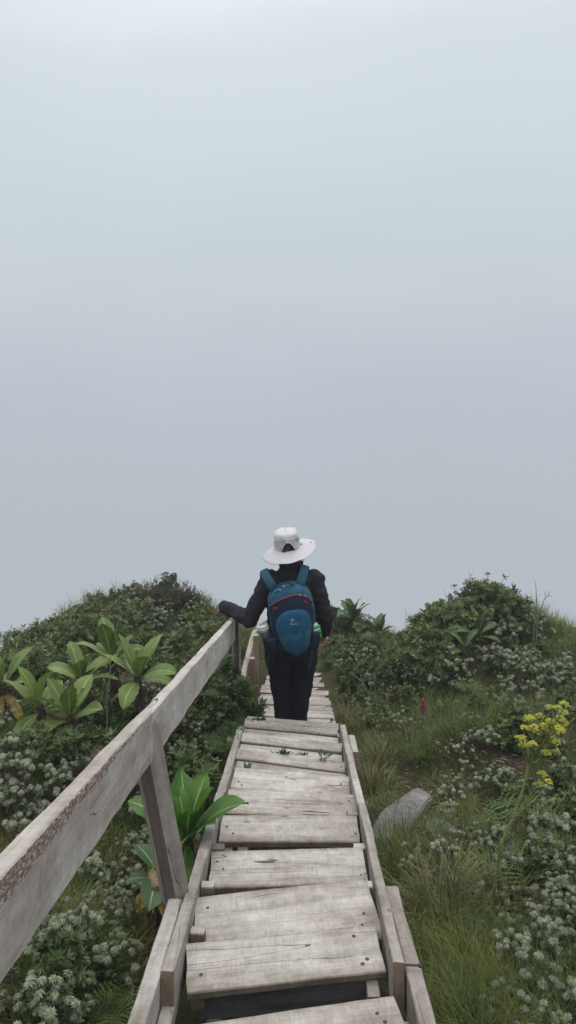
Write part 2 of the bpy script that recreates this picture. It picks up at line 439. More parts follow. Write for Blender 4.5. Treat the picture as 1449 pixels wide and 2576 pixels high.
stair = empty('wooden_staircase', (0, 0, 0), label='weathered grey plank staircase with a handrail on its left, running down the ridge', cat='staircase')
XC = lambda y: -.041 + .0146 * y
HALF = .3375
def nail(parent, x, y, z, r=.0045, seed=0):
    q = MB(); rnd = random.Random(seed)
    q.tube([(x, y, z - .004), (x, y, z + .0015), (x, y, z + .0028)], [r, r, r * .6], 9)
    return q.build('nail', NAIL, parent)
# treads: pixel row of far edge (left, right), width of board(s), number of boards, seed
def rowdist(py, b=None):
    th = math.tan(PITCH + math.atan((py - 1288) / FPX)); return 1.5 / (th - .287)
TR = [  # far row left, far row right, board depth, boards, drop, x shift, roll share
    (2765, 2700, .22, 1, 0, .0, 0),
    (2569, 2508, .20, 1, 0, .025, .0),
    (2358, 2323, .205, 1, -.012, .0, .0),
    (2253, 2222, .30, 1, .012, .0, .1),
    (2137, 2130, .235, 1, 0, .0, .2),
    (2049, 2050, .20, 1, 0, .0, .3),
    (1984, 1996, .215, 1, 0, .0, .6),
    (1931, 1949, .22, 1, 0, .0, .6),
    (1884, 1914, .23, 2, 0, .0, .75),
    (1843, 1867, .24, 2, 0, -.005, .75),
    (1808, 1827, .24, 2, 0, -.01, .75),
    (1797, 1812, .10, 1, 0, -.0, .75)]
rnd = random.Random(5)
tread_top = []
for i, (rl, rr, wd, nb, drop, xs_, share) in enumerate(TR):
    rm = (rl + rr) / 2; yf = rowdist(rm); zf = -.287 * yf + drop
    if i == 11: yf = 5.10; zf = -1.478
    # tilt in the picture split between yaw (ends at different distance) and roll (ends at different height)
    depth = yf * math.cos(PITCH) + (1.5 - zf) * math.sin(PITCH)
    dpx = rr - rl
    roll = math.atan(share * dpx * depth / FPX / math.cos(R(12)) / .675)
    dy = (rowdist(rm - dpx * (1 - share) / 2) - rowdist(rm + dpx * (1 - share) / 2))
    yaw = math.atan(-dy / .675) if False else math.atan(-dpx * (1 - share) / max(abs(dpx * (1 - share)), 1e-6) * abs(dy) / .675)
    tread_top.append((yf, zf))
    bw = wd / nb
    for k in range(nb):
        yc = yf - bw * (k + .5) - (.004 * k)
        T = .032
        L = .675 + (.02 if nb == 1 else 0) * rnd.uniform(-.5, .5)
        o = plank('tread', L, bw - .004, T, W_TREAD, stair, (XC(yc) + xs_ + rnd.uniform(-.004, .004), yc, zf - T / 2 - .002 * k - (.006 if k else 0)),
                  (R(rnd.uniform(-1.2, 1.2)), roll, yaw), seed=i * 7 + k, endskew=rnd.uniform(-.03, .03), bend=rnd.uniform(-.002, .003))
        if i == 2:
            for n_, (nx, ny) in enumerate([(-.285, -.035), (.255, .055), (.28, -.045), (.26, -.062)]): nail(o, nx, ny, T / 2 - .001, .0075)
        elif i <= 8:
            for nx in (-.30, .30):
                nail(o, nx + rnd.uniform(-.02, .02), rnd.uniform(-.3, .3) * bw, T / 2 - .001, .0055)
                if nb == 1 and rnd.random() < .6: nail(o, nx * rnd.uniform(.9, 1), rnd.uniform(-.3, .3) * bw, T / 2 - .001, .0055)
# lower flight behind the hiker
lower = [(5.52, -1.735, .30), (5.82, -1.80, .25), (6.08, -1.91, .22), (6.33, -1.98, .22), (6.58, -2.09, .22), (6.83, -2.15, .2), (7.06, -2.26, .2), (7.28, -2.31, .19), (7.5, -2.41, .19), (7.70, -2.45, .18), (7.92, -2.52, .18)]
for i, (y1, z1, wd) in enumerate(lower):
    for k in range(2):
        bw = wd / 2; yc = y1 - bw * (k + .5)
        plank('tread', .66 + rnd.uniform(-.04, .03), bw - .006, .032, W_TREAD, stair,
              (XC(yc) + rnd.uniform(-.02, .02) + (.0 if i else 0), yc, z1 - .016 - rnd.uniform(0, .012)),
              (R(rnd.uniform(-4, 4)), R(rnd.uniform(.5, 3.0)), R(rnd.uniform(-3, 3))), seed=100 + i * 3 + k, rough=.004)
y2_, z2_ = tread_top[2]
plank('riser', .60, .13, .022, [mat_wood('slate_grey_board', (.13, .13, .135), (.05, .05, .052)), W_BROWN], stair, (XC(y2_) + .01, y2_ - .165, z2_ - .032 - .070), (R(90), 0, R(4.5)), seed=71)
# stringers (upper flight): inner beams that stand a little above the treads
def slp(y, dz=0.0): return -.287 * y + dz
sx = HALF + .030
def side(x, y0, y1, dz0, dz1, Wd, T, mats, seed, name='stringer', **kw):
    a = (x + XC(y0), y0, (sline(y0) + dz0)); b = (x + XC(y1), y1, (sline(y1) + dz1))
    return beam(name, a, b, Wd, T, mats, stair, seed=seed, rough=.003, segs=40, **kw)
side(-sx - .001, 1.92, 3.47, -.055, -.055, .044, .17, W_BEAM, 31)
side(-sx + .002, 3.475, 4.80, -.060, -.075, .044, .17, W_BEAM, 32)
side(-sx - .052, .15, 2.36, -.135, -.06, .052, .19, W_BEAM, 33)            # outer left plank running up to the post
side(-sx + .001, -.4, 1.90, -.16, -.16, .044, .15, W_BEAM, 331)
side(sx, 1.96, 3.30, -.050, -.050, .038, .17, W_BEAM, 34)
side(sx - .004, 3.305, 4.86, -.052, -.080, .040, .17, W_BEAM, 35)
side(sx + .050, -.3, 2.52, -.045, -.075, .050, .15, W_BEAM, 36)            # outer right plank with a pointed end
side(sx + .002, -.4, 1.85, -.19, -.17, .038, .13, W_BEAM, 361)
side(-sx + .03, 5.1, 7.9, -.20, -.16, .040, .12, W_BEAM, 37)
side(sx - .03, 5.1, 7.9, -.22, -.18, .040, .12, W_BEAM, 38)
side(sx + .05, 4.35, 4.75, -.095, -.10, .045, .12, W_BEAM, 39)
# cleats the treads sit on, and carriage beams under them
for i, (yf, zf) in enumerate(tread_top[:11]):
    for s_ in (-1, 1):
        plank('cleat', .20, .042, .055, W_POST, stair, (XC(yf) + s_ * (HALF - .045), yf - .125, zf - .032 - .0325), (0, 0, R(90)), seed=60 + i)
for i in (2, 3, 4, 5):
    yf, zf = tread_top[i]
    for s_ in (-1, 1):
        if (i, s_) in ((2, 1), (5, -1)): continue
        plank('cleat', .05, .04, .09, W_TREAD, stair, (XC(yf) + s_ * (HALF - .022), yf + .022, zf - .050), (0, R(2), R(2 * s_)), seed=80 + i, segs=3)
side(-.24, -.2, 5.0, -.29, -.27, .05, .10, W_POST, 41, 'carriage_beam')
side(.24, -.2, 5.0, -.29, -.27, .05, .10, W_POST, 42, 'carriage_beam')
bolt = MB(); bp = (sx + .052 + XC(1.98), 1.98, slp(1.98, .03))
bolt.tube([(bp[0] - .035, bp[1], bp[2] + .002), (bp[0] + .012, bp[1] + .002, bp[2] - .003), (bp[0] + .014, bp[1] + .002, bp[2] - .003), (bp[0] + .02, bp[1], bp[2] - .003)], [.004, .004, .007, .007], 8)
bolt.build('bolt', NAIL, stair)
# ground stubs that carry the stair
for x_, y_ in ((-.425, 4.72), (.40, 3.3), (-.40, 1.0), (.40, 1.4)):
    beam('support_post', (x_ + XC(y_), y_, slp(y_, -.05 if y_ > 4 else -.20)), (x_ + XC(y_), y_, slp(y_, -.62)), .06, .07, W_POST, stair, up=(0, 1, 0), seed=int(y_ * 10), segs=6)
# handrail posts
P1b = Vector((-.428, 2.44, slp(2.44, -.02))); P1t = Vector((-.508, 2.40, .045))
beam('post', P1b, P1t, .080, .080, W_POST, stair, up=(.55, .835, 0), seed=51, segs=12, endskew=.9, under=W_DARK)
P2b = Vector((-.422, 5.70, sline(5.7) - .25)); P2t = Vector((-.418, 5.68, -.90))
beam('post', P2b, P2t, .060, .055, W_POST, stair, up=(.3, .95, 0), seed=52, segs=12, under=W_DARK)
# handrail planks: on edge, outside of the posts
r0 = Vector((-.492, -.35, .99 - .087)); r1 = Vector((-.500, 2.46, .128 - .087 + .01))
up_r = (0, 0, 1)
def rail(a, b, hgt, th, seed, mat, **kw):
    # plank width across local y = thickness th, local z = height
    return beam('handrail_plank', a, b, th, hgt, mat, stair, seed=seed, rough=.004, segs=46, **kw)
q = rail((-.478, -.35, 1.092 - .090), (-.498, 2.43, .114 - .086), .174, .044, 53, W_RAIL)
rail((-.499, 2.36, .128 - .082), (-.445, 5.63, -.892 - .088), .180, .044, 54, mat_wood('weathered_rail_far', (.52, .495, .465), (.22, .205, .19)))
# lower, broken rail further down with its two short posts
b0 = at(606, 1735, 6.25); b1 = at(641, 1592, 7.75)
beam('handrail_plank', b0, b1, .05, .13, W_TREAD, stair, seed=55, rough=.006, segs=20, bend=.03)
for (px, pt, pb, d) in ((643, 1597, 1735, 6.95), (634, 1655, 1742, 6.7)):
    t_ = at(px, pt, d); beam('post', (t_.x, d, at(px, pb, d).z - .15), t_, .05, .05, [mat_wood('brown_post', (.30, .22, .16), (.14, .095, .065)), W_TREAD], stair, up=(0, 1, 0), seed=int(px), segs=8)
# ------------------------------------------------------------------ vegetation meshes
def rotz(a):
    c, s = math.cos(a), math.sin(a); return np.array([[c, -s, 0], [s, c, 0], [0, 0, 1.]])
def leaf_big(mb, base, az, elev, L, Wd, arch, fold=.25, wave=.06, rnd=random, nl=12, nw=6, twist=0.0, tipx=.62, mat=0):
    """a broad leaf with midrib fold and wavy margin"""
    V = []; UV = []
    p = np.array([0., 0., 0.]); a = elev; ds = L / nl; ph = rnd.random() * 6
    for i in range(nl + 1):
        t = i / nl
        w = Wd / 2 * (math.sin(PI * min(1, (t * .97 + .03)) ** 1.28) ** .75) if t < 1 else 0.001
        w = max(w, .012 * (1 - t) + .001)
        tx = np.array([math.cos(a), 0, math.sin(a)]); nz = np.array([-math.sin(a), 0, math.cos(a)])
        tw = twist * t
        sy = np.array([0, 1., 0]) * math.cos(tw) + nz * math.sin(tw); nn = nz * math.cos(tw) - np.array([0, 1., 0]) * math.sin(tw)
        for j in range(nw + 1):
            v = j / nw * 2 - 1
            o = fold * abs(v) * w + wave * L * .35 * (abs(v) ** 1.5) * math.sin(t * 9 + ph + v * 1.2) * (.3 + t * .5)
            V.append(p + sy * (v * w * (1 - .06 * math.sin(t * 37 + ph) * abs(v))) + nn * o); UV.append((t, (v + 1) / 2))
        p = p + tx * ds; a -= arch / nl * (.5 + 1.0 * t)
    V = np.array(V) @ rotz(az).T + np.array(base)
    mb.grid(V, nl + 1, nw + 1, UV, mat)

def small_leaf(P, D, Up, L, Wd, bend=.15):
    """one 4-vertex leaf: returns verts"""
    D = D / (np.linalg.norm(D) + 1e-9); S = np.cross(D, Up); S /= (np.linalg.norm(S) + 1e-9); Nn = np.cross(S, D)
    return [P, P + D * L * .5 + S * Wd / 2 + Nn * bend * L * .3, P + D * L - Nn * bend * L * .3, P + D * L * .5 - S * Wd / 2 + Nn * bend * L * .3]
def add_leaf(mb, *a, mat=0, **k): mb.add(small_leaf(*a, **k), [(0, 1, 2, 3)], mat=mat)

def stem_curve(rnd, r, h, lean, n=5):
    az = rnd.random() * 2 * PI; pts = []
    x0 = np.array([math.cos(az), math.sin(az), 0]) * r * rnd.random() * .3
    for i in range(n + 1):
        t = i / n
        pts.append(x0 + np.array([math.cos(az), math.sin(az), 0]) * lean * t ** 1.5 + np.array([rnd.uniform(-.006, .006), rnd.uniform(-.006, .006), h * t]))
    return pts

def proto_everlasting(seed, nst=24, Rr=.17, H=.24, headr=.021):
    rnd = random.Random(seed)
    root = empty('everlasting_shrub')
    st, fo = MB(), MB()
    for s in range(nst):
        q = (s + .5) / nst; lean = Rr * math.sqrt(q) * rnd.uniform(.85, 1.1); h = H * (1 - .45 * q) * rnd.uniform(.8, 1.15)
        pts = stem_curve(rnd, Rr, h, lean)
        st.tube(pts, [.0028, .0026, .0024, .002, .0018, .0015], 4, cap=False)
        tops = [(pts[-1], pts[-1] - pts[-2])]
        for _ in range(rnd.randint(0, 2)):
            i = rnd.randint(3, 4); b = pts[i]; d = np.array([rnd.uniform(-1, 1), rnd.uniform(-1, 1), rnd.uniform(.5, 1.4)]); d /= np.linalg.norm(d)
            e = b + d * rnd.uniform(.03, .07); st.tube([b, e], [.0016, .0012], 3, cap=False); tops.append((e, d))
        for (tp, td) in tops:
            td = td / np.linalg.norm(td)
            a1 = np.cross(td, np.array([.3, .2, 1.])); a1 /= np.linalg.norm(a1); a2 = np.cross(td, a1)
            for wv in range(5):        # whorls of narrow leaves under the head
                b = tp - td * (.010 + .012 * wv)
                for k in range(6):
                    w = 2 * PI * (k / 6 + wv * .13) + rnd.random() * .4
                    dd = (a1 * math.cos(w) + a2 * math.sin(w)) + td * rnd.uniform(.2, .7)
                    add_leaf(fo, b, dd, td, rnd.uniform(.018, .028), .010)
            nh = rnd.choice((1, 1, 2))
            for hh in range(nh):
                c = tp + (a1 * rnd.uniform(-1, 1) + a2 * rnd.uniform(-1, 1)) * headr * .8 + td * rnd.uniform(-.004, .006)
                rr = headr * rnd.uniform(.7, 1.1)
                for ring, (nk, el, ll) in enumerate(((9, -.1, .80), (9, .40, .85), (7, .85, .78), (4, 1.35, .6))):
                    for k in range(nk):
                        w = 2 * PI * k / nk + ring * .5 + rnd.random() * .3
                        dd = (a1 * math.cos(w) + a2 * math.sin(w)) * math.cos(el) + td * math.sin(el)
                        add_leaf(fo, c, dd, td, rr * ll, rr * .46, bend=.9, mat=1)
    k = [st.build('stem', M_TWIG, root), fo.build('foliage', [M_EVER, M_HEAD], root)]
    remember(root, *k); return root

def proto_leafy(name, seed, mat, nst=14, Rr=.2, H=.38, ll=.085, lw=.020, per=10, twig=None, whorl=8):
    rnd = random.Random(seed); root = empty(name); st, fo = MB(), MB()
    for s in range(nst):
        q = (s + .5) / nst; lean = Rr * math.sqrt(q) * rnd.uniform(.8, 1.1); h = H * (1 - .4 * q) * rnd.uniform(.75, 1.15)
        pts = stem_curve(rnd, Rr, h, lean); st.tube(pts, [.004, .0035, .003, .0026, .0022, .0016], 4, cap=False)
        tops = [(pts[3:], 1)]
        for _ in range(3):
            i = rnd.randint(2, 4); b = pts[i]; d = np.array([rnd.uniform(-1, 1), rnd.uniform(-1, 1), rnd.uniform(.4, 1.3)]); d /= np.linalg.norm(d)
            e = b + d * rnd.uniform(.05, .11); st.tube([b, e], [.0022, .0014], 3, cap=False); tops.append(([b, (b + e) / 2, e], 1))
        for (pp, _) in tops:
            td = pp[-1] - pp[-2]; td /= np.linalg.norm(td)
            a1 = np.cross(td, np.array([.3, .2, 1.])); a1 /= np.linalg.norm(a1); a2 = np.cross(td, a1)
            for k in range(per):
                t = rnd.random() ** .7; idx = t * (len(pp) - 1); i = min(int(idx), len(pp) - 2); b = pp[i] + (pp[i + 1] - pp[i]) * (idx - i)
                w = rnd.random() * 2 * PI
                dd = a1 * math.cos(w) + a2 * math.sin(w) + td * rnd.uniform(.1, .9)
                add_leaf(fo, b, dd, td, ll * rnd.uniform(.6, 1.1), lw * rnd.uniform(.8, 1.2))
            for k in range(whorl):
                w = 2 * PI * k / whorl + rnd.random() * .3
                dd = a1 * math.cos(w) + a2 * math.sin(w) + td * rnd.uniform(.3, 1.2)
                add_leaf(fo, pp[-1], dd, td, ll * rnd.uniform(.7, 1.1), lw)
    k = [st.build('stem', twig or M_TWIG, root), fo.build('foliage', mat, root)]
    remember(root, *k); return root

def blades(mb, c, n, L, W_, rnd, spread=.04, lean=(.1, .9), nseg=4, droop=1.0, bias=None):
    cx = np.array([rnd.gauss(0, spread) for _ in range(n)]); cy = np.array([rnd.gauss(0, spread) for _ in range(n)])
    for i in range(n):
        az = math.atan2(cy[i], cx[i]) + rnd.gauss(0, .7); l = L * rnd.uniform(.55, 1.1); ln = rnd.uniform(*lean)
        el = PI / 2 - ln * .6; p = np.array([c[0] + cx[i], c[1] + cy[i], c[2]]); h = np.array([math.cos(az), math.sin(az), 0])
        if bias is not None: h = h + np.array([bias[0], bias[1], 0]); h /= np.linalg.norm(h) + 1e-6
        sd = np.array([-h[1], h[0], 0]); w = W_ * rnd.uniform(.7, 1.2); V = []
        for s in range(nseg + 1):
            t = s / nseg; ww = w * (1 - t ** 1.6) + .0002
            V.append(p - sd * ww / 2); V.append(p + sd * ww / 2)
            p = p + (h * math.cos(el) + np.array([0, 0, math.sin(el)])) * l / nseg; el -= ln * droop / nseg * (1 + t * 2)
        mb.add(V, [(2 * s, 2 * s + 1, 2 * s + 3, 2 * s + 2) for s in range(nseg)])

def proto_sedge(seed, L=.40, n=230, W_=.0075):
    rnd = random.Random(seed); root = empty('sedge_tussock'); b = MB()
    blades(b, (0, 0, 0), n, L, W_, rnd, .045, (.2, 1.5), 5, 1.2)
    d = MB(); blades(d, (0, 0, 0), n // 4, L * .7, W_, rnd, .06, (1.0, 2.0), 4, 1.0)
    k = [b.build('blades', M_SEDGE, root), d.build('dead_blades', M_LITTER, root)]
    remember(root, *k); return root

def frond(mb, base, az, elev, L, rnd, arch=1.0, mat=0, npin=15, wide=.42):
    p = np.array(base, float); a = elev; h = np.array([math.cos(az), math.sin(az), 0]); sd = np.array([-h[1], h[0], 0]); pts = []
    npin = max(8, int(npin * .75))
    for i in range(npin + 1):
        t = i / npin; tx = h * math.cos(a) + np.array([0, 0, math.sin(a)]); nn = -h * math.sin(a) + np.array([0, 0, math.cos(a)])
        pts.append(p.copy())
        if i > 2:
            pl = L * wide * math.sin(PI * (.12 + .88 * (1 - t))) ** .8 * rnd.uniform(.85, 1.1)
            for s in (-1, 1):
                d = sd * s + tx * .35 - nn * rnd.uniform(.0, .25); d /= np.linalg.norm(d)
                m = max(3, int(pl / .021)); q0 = p
                for k in range(m):
                    f = (k + .5) / m; b = p + d * pl * f; sl = max(.016, pl * .40 * (1 - f * .7))
                    for s2 in (-1, 1):
                        dd = tx * s2 + d * .5; add_leaf(mb, b, dd, nn, sl, sl * .34, bend=.1)
        p = p + tx * L / npin; a -= arch / npin
    return pts
def proto_fern(seed, L=.24, n=7, mat=None):
    rnd = random.Random(seed); root = empty('fern'); f, s = MB(), MB()
    for i in range(n):
        pts = frond(f, (0, 0, 0), 2 * PI * i / n + rnd.uniform(-.4, .4), rnd.uniform(.5, 1.1), L * rnd.uniform(.7, 1.15), rnd, rnd.uniform(.6, 1.2))
        s.tube(pts, [.0022] * len(pts), 3, cap=False)
    k = [s.build('stalk', M_YSTEM, root), f.build('fronds', mat or M_FERN, root)]
    remember(root, *k); return root

SEED_MARK = 0
E = [proto_everlasting(11, 13, .17, .25, .030), proto_everlasting(12, 17, .20, .27, .029), proto_everlasting(13, 10, .15, .22, .034), proto_everlasting(14, 15, .20, .33, .028), proto_everlasting(15, 19, .17, .21, .026)]
S1 = [proto_leafy('leafy_shrub', 21, M_SHRUB), proto_leafy('leafy_shrub', 22, M_SHRUB, 17, .24, .34, .095, .024, 10)]
S2 = [proto_leafy('dark_leafy_shrub', 23, M_SHRUBD, 16, .2, .36, .080, .028, 11), proto_leafy('dark_leafy_shrub', 24, M_SHRUBD, 12, .17, .42, .075, .024, 10)]
HE = [proto_leafy('heath_bush', 25, M_HEATH, 26, .16, .34, .014, .004, 42, M_TWIG, 10)]
SE = [proto_sedge(31), proto_sedge(32, .32, 170)]
FE = [proto_fern(41), proto_fern(42, .20, 6)]; FD = [proto_fern(43, .24, 7, M_FERND)]
SP = [proto_leafy('sprig_shrub', 27, M_SHRUB, 8, .20, .52, .065, .017, 11, M_TWIGG, 7), proto_leafy('sprig_shrub', 28, M_SHRUB, 6, .15, .60, .060, .015, 9, M_TWIGG, 6)]
TALL = [proto_leafy('tall_leafy_shrub', 29, M_SHRUBD, 13, .17, .80, .085, .030, 16, M_TWIG, 9)]
used = set()
def place(protos, i, loc, rz, sc, label, cat, group, tilt=0.0):
    p = protos[i % len(protos)]; rot = (tilt * math.cos(rz * 3), tilt * math.sin(rz * 3), rz)
    if p.name in used: o = copy_tree(p, None, loc, None, sc, rot)
    else:
        used.add(p.name); o = p; o.location = loc; o.rotation_euler = rot; o.scale = (sc, sc, sc) if not hasattr(sc, '__len__') else sc
    props(o, label, cat, group); return o
rnd = random.Random(77)
placed = []
def clear(x, y, r):
    return all((x - a) ** 2 + (y - b) ** 2 > (r * k) ** 2 for a, b, k in placed)
BARE = []
def free(x, y, m=0.0):
    """not on the staircase or the footpath"""
    if y < 8.0 and abs(x - XC(y)) < .50 + m: return False
    if y < 3.2 and x > XC(y) - .62 - m and x < 0: return False
    if abs(math.hypot(x - .15, y - 8.8)) < .35: return False
    if any(math.hypot(x - a, y - b) < rr_ for a, b, rr_ in BARE): return False
    if y >= 8.0 and abs(x - .15) < .28 + m: return False
    return True
def gz(x, y): return ground_z(x, y)

def visible_xy(x, y, pad=120):
    z = gz(x, y) + .2; dv = Vector((x, y, z - CAMZ)); dep = dv.y * math.cos(PITCH) - dv.z * math.sin(PITCH)
    if dep < .6: return False
    px = 724.5 + dv.x / dep * FPX; py = 1288 + (-dv.z * math.cos(PITCH) - dv.y * math.sin(PITCH)) / dep * FPX
    return -pad < px < 1449 + pad and py < 2576 + pad * 2
def pxy(px, py, lift=.15):
    """ground spot whose plant top (lift above ground) is seen at this pixel"""
    lo = 1.0
    for k in range(900):
        d = 1.0 + k * .012; p = at(px, py, d)
        if p.z <= gz(p.x, p.y) + lift: return p.x, p.y
    return p.x, p.y
SIDE = lambda x: 'right' if x > 0 else 'left'
# ---- everlasting bushes: listed masses (pixel centres) then scattered fill
def ever(px, py, sc, i, lift=.2):
    x, y = pxy(px, py, lift * sc)
    if not free(x, y, .05): return
    s = SIDE(x)
    place(E, i, (x, y, gz(x, y) - .02), rnd.random() * 6, sc, 'woolly grey-green bush with pale button heads, one of many on the %s bank' % s, 'shrub', 'pale woolly bushes on the %s bank' % s, .15)
    placed.append((x, y, 1.0))
masses = [  # right bank, near to far
    (1290, 2480, 1.0), (1390, 2430, 1.0), (1330, 2390, .9), (1435, 2520, 1.1), (1420, 2340, 1.0), (1350, 2300, .9), (1440, 2230, 1.0), (1280, 2300, .8), (1300, 2180, .8),
    (1380, 2120, 1.0), (1440, 2060, 1.0), (1330, 2060, .9), (1400, 1990, .9), (1440, 1930, .9), (1230, 2080, .7), (1180, 2110, .7), (1240, 2230, .7), (1400, 2230, .8),
    (1200, 1960, .8), (1140, 1950, .7), (1250, 1930, .8), (1160, 1900, .7), (1230, 1840, .7), (1190, 1790, .8),
    (1330, 1740, 1.0), (1390, 1720, 1.0), (1440, 1700, 1.0), (1420, 1760, 1.0), (1290, 1700, .9), (1360, 1670, 1.0), (1430, 1640, 1.0), (1300, 1640, 1.0), (1240, 1630, 1.0),
    (1180, 1600, 1.1), (1120, 1610, 1.0), (1150, 1650, 1.0), (1090, 1650, 1.0), (1040, 1660, 1.0), (1000, 1680, 1.0), (960, 1700, 1.0), (920, 1690, .9), (880, 1680, .9), (850, 1650, .9),
    (840, 1620, .8), (900, 1640, 1.0), (950, 1640, 1.0), (870, 1590, .8), (930, 1600, .8), (1050, 1700, .9), (1110, 1690, .9), (1000, 1730, .8), (940, 1750, .8), (1180, 1700, .8),
    (1230, 1560, 1.2), (1280, 1560, 1.2), (1180, 1540, 1.2), (1140, 1560, 1.1), (1250, 1510, 1.2), (1210, 1500, 1.2), (1170, 1500, 1.0), (1290, 1520, 1.1), (1330, 1560, 1.0), (1390, 1600, 1.0),
    (870, 1570, .8), (840, 1560, .8),
    # left bank
    (60, 2540, 1.0), (150, 2570, 1.0), (230, 2540, .9), (300, 2480, .9), (120, 2450, .9), (280, 2400, .9), (340, 2350, .8), (240, 2360, .9), (370, 2290, .7), (300, 2290, .8), (290, 2230, .8),
    (340, 2200, .7), (250, 2260, .8), (200, 2330, .8),
    (30, 2290, .8), (20, 2150, 1.0), (60, 2090, 1.0), (20, 2030, 1.1), (90, 2010, 1.0), (40, 1960, 1.1), (110, 1940, 1.0), (160, 1900, .9), (20, 1900, 1.1), (60, 1870, 1.0), (190, 1960, .8),
    (420, 2060, .8), (330, 2110, .7), (350, 2010, .7), (440, 1960, .8), (490, 1930, .8), (540, 1900, .8), (500, 1870, .8), (560, 1870, .7), (530, 1830, .8), (470, 1820, .7), (570, 1810, .7),
    (440, 1730, .8), (480, 1700, .8), (400, 1660, .9), (380, 1720, .8), (100, 1680, .9), (60, 1640, .9), (30, 1690, 1.0), (140, 1660, .8), (230, 1590, .8),
    (330, 1540, 1.0), (290, 1545, 1.0), (370, 1530, 1.0), (410, 1530, .9), (440, 1510, 1.0), (350, 1510, 1.0), (400, 1500, 1.0), (310, 1520, 1.0), (470, 1570, .9), (380, 1560, .9), (260, 1550, 1.0), (500, 1520, 1.0), (530, 1560, .9),
    (200, 1560, .9), (540, 1620, .8), (510, 1600, .8)]
for i, (px, py, sc) in enumerate(masses): ever(px + rnd.uniform(-8, 8), py + rnd.uniform(-8, 8), sc * .82 * rnd.uniform(.85, 1.15), i * 3 + i // 4)
# ---- leafy shrubs
def leafy(protos, px, py, sc, i, lift, label, cat, group, m=.04):
    x, y = pxy(px, py, lift * sc)
    if not free(x, y, m): return
    place(protos, i, (x, y, gz(x, y) - .02), rnd.random() * 6, sc * rnd.uniform(.9, 1.1), label, cat, group, .12)
for i, (px, py, sc) in enumerate([(60, 1610, 1.1), (110, 1590, 1.1), (20, 1600, 1.2), (160, 1560, 1.0), (200, 1545, 1.0), (130, 1620, 1.0), (60, 1680, .9), (190, 1600, .9), (230, 1530, .9), (270, 1520, .8),
                                  (370, 1600, .8), (420, 1610, .9), (470, 1630, 1.0), (500, 1600, 1.0), (530, 1580, .9), (540, 1640, .9), (510, 1660, .9), (480, 1670, .9), (450, 1640, .9), (555, 1600, .8), (430, 1680, .8),
                                  (500, 1545, .8), (310, 1600, .8), (550, 1690, .8), (560, 1550, .8), (20, 1660, 1.0)]):
    leafy(S1, px, py, sc * .8, i, .28, 'narrow-leaved green shrub among the plants of the left bank', 'shrub', 'narrow-leaved shrubs on the left bank')
for i, (px, py, sc) in enumerate([(1080, 1600, 1.2), (1050, 1620, 1.1), (1110, 1640, 1.0), (860, 1600, 1.0), (900, 1610, 1.0), (850, 1570, .9), (920, 1570, 1.0), (880, 1550, 1.0), (950, 1610, .9), (830, 1680, .9), (860, 1700, .9),
                                  (900, 1660, .9), (1230, 1480, 1.0), (1160, 1530, 1.0), (1200, 1470, 1.0), (1260, 1500, 1.0), (840, 1640, .9), (1090, 1570, 1.0), (940, 1680, .8), (1010, 1650, .9), (1140, 1600, 1.0), (835, 1730, .7)]):
    leafy(S1, px, py, sc * .8, i, .28, 'narrow-leaved green shrub among the plants of the right bank', 'shrub', 'narrow-leaved shrubs on the right bank')
for i, (px, py, sc) in enumerate([(560, 1760, .9), (540, 1720, .9), (585, 1720, .8), (575, 1680, .8), (520, 1770, .8), (590, 1780, .7), (500, 1800, .7), (560, 1820, .7), (545, 1880, .6), (610, 1700, .7), (590, 1650, .8), (590, 1750, .7)]):
    leafy(S2, px, py, sc * .8, i, .28, 'dark glossy broad-leaved shrub crowding the second handrail post', 'shrub', 'dark glossy shrubs by the second handrail post', -.06)
for i, (px, py, sc) in enumerate([(830, 1700, .8), (850, 1740, .7), (880, 1720, .8), (870, 1650, .8), (915, 1740, .7), (980, 1700, .7)]):
    leafy(S2, px, py, sc * .8, i, .28, 'dark glossy shrub close to the right edge of the lower steps', 'shrub', 'dark shrubs right of the lower steps', -.02)
for i, (px, py, sc) in enumerate([(370, 1475, 1.0), (400, 1468, 1.1), (440, 1463, 1.2), (460, 1468, 1.1), (415, 1480, 1.0), (380, 1490, .8), (490, 1490, .8)]):
    leafy(HE, px, py, sc, i, .30, 'dark heath bush on the crest of the left hill', 'bush', 'dark heath bushes on the left crest')
KEEP = [(*pxy(1012, 2060, .05), .26), (*pxy(985, 2120, .02), .22), (*pxy(1113, 2095, .03), .13), (*pxy(1170, 2450, .1), .36), (at(1064, 1775, 5.0).x, 4.85, .30)]
for i, (px, py, sc) in enumerate([(5, 1580, .9), (30, 1560, .9), (70, 1560, .9), (110, 1545, .9), (150, 1530, .8), (200, 1515, .8), (245, 1505, .8), (290, 1500, .7), (40, 1620, .9), (15, 1650, .9), (90, 1600, .8), (335, 1490, .6), (520, 1510, .6), (-20, 1600, 1.0), (175, 1560, .8), (0, 1610, 1.1), (50, 1590, 1.1), (130, 1570, 1.0), (225, 1530, .9), (265, 1520, .9), (315, 1500, .8), (360, 1490, .7), (545, 1530, .7)]):
    leafy(SP, px, py + 20, sc * .95, i, .44, 'sparse upright leafy shrub standing out against the fog on the left crest', 'shrub', 'sparse shrubs on the left skyline')
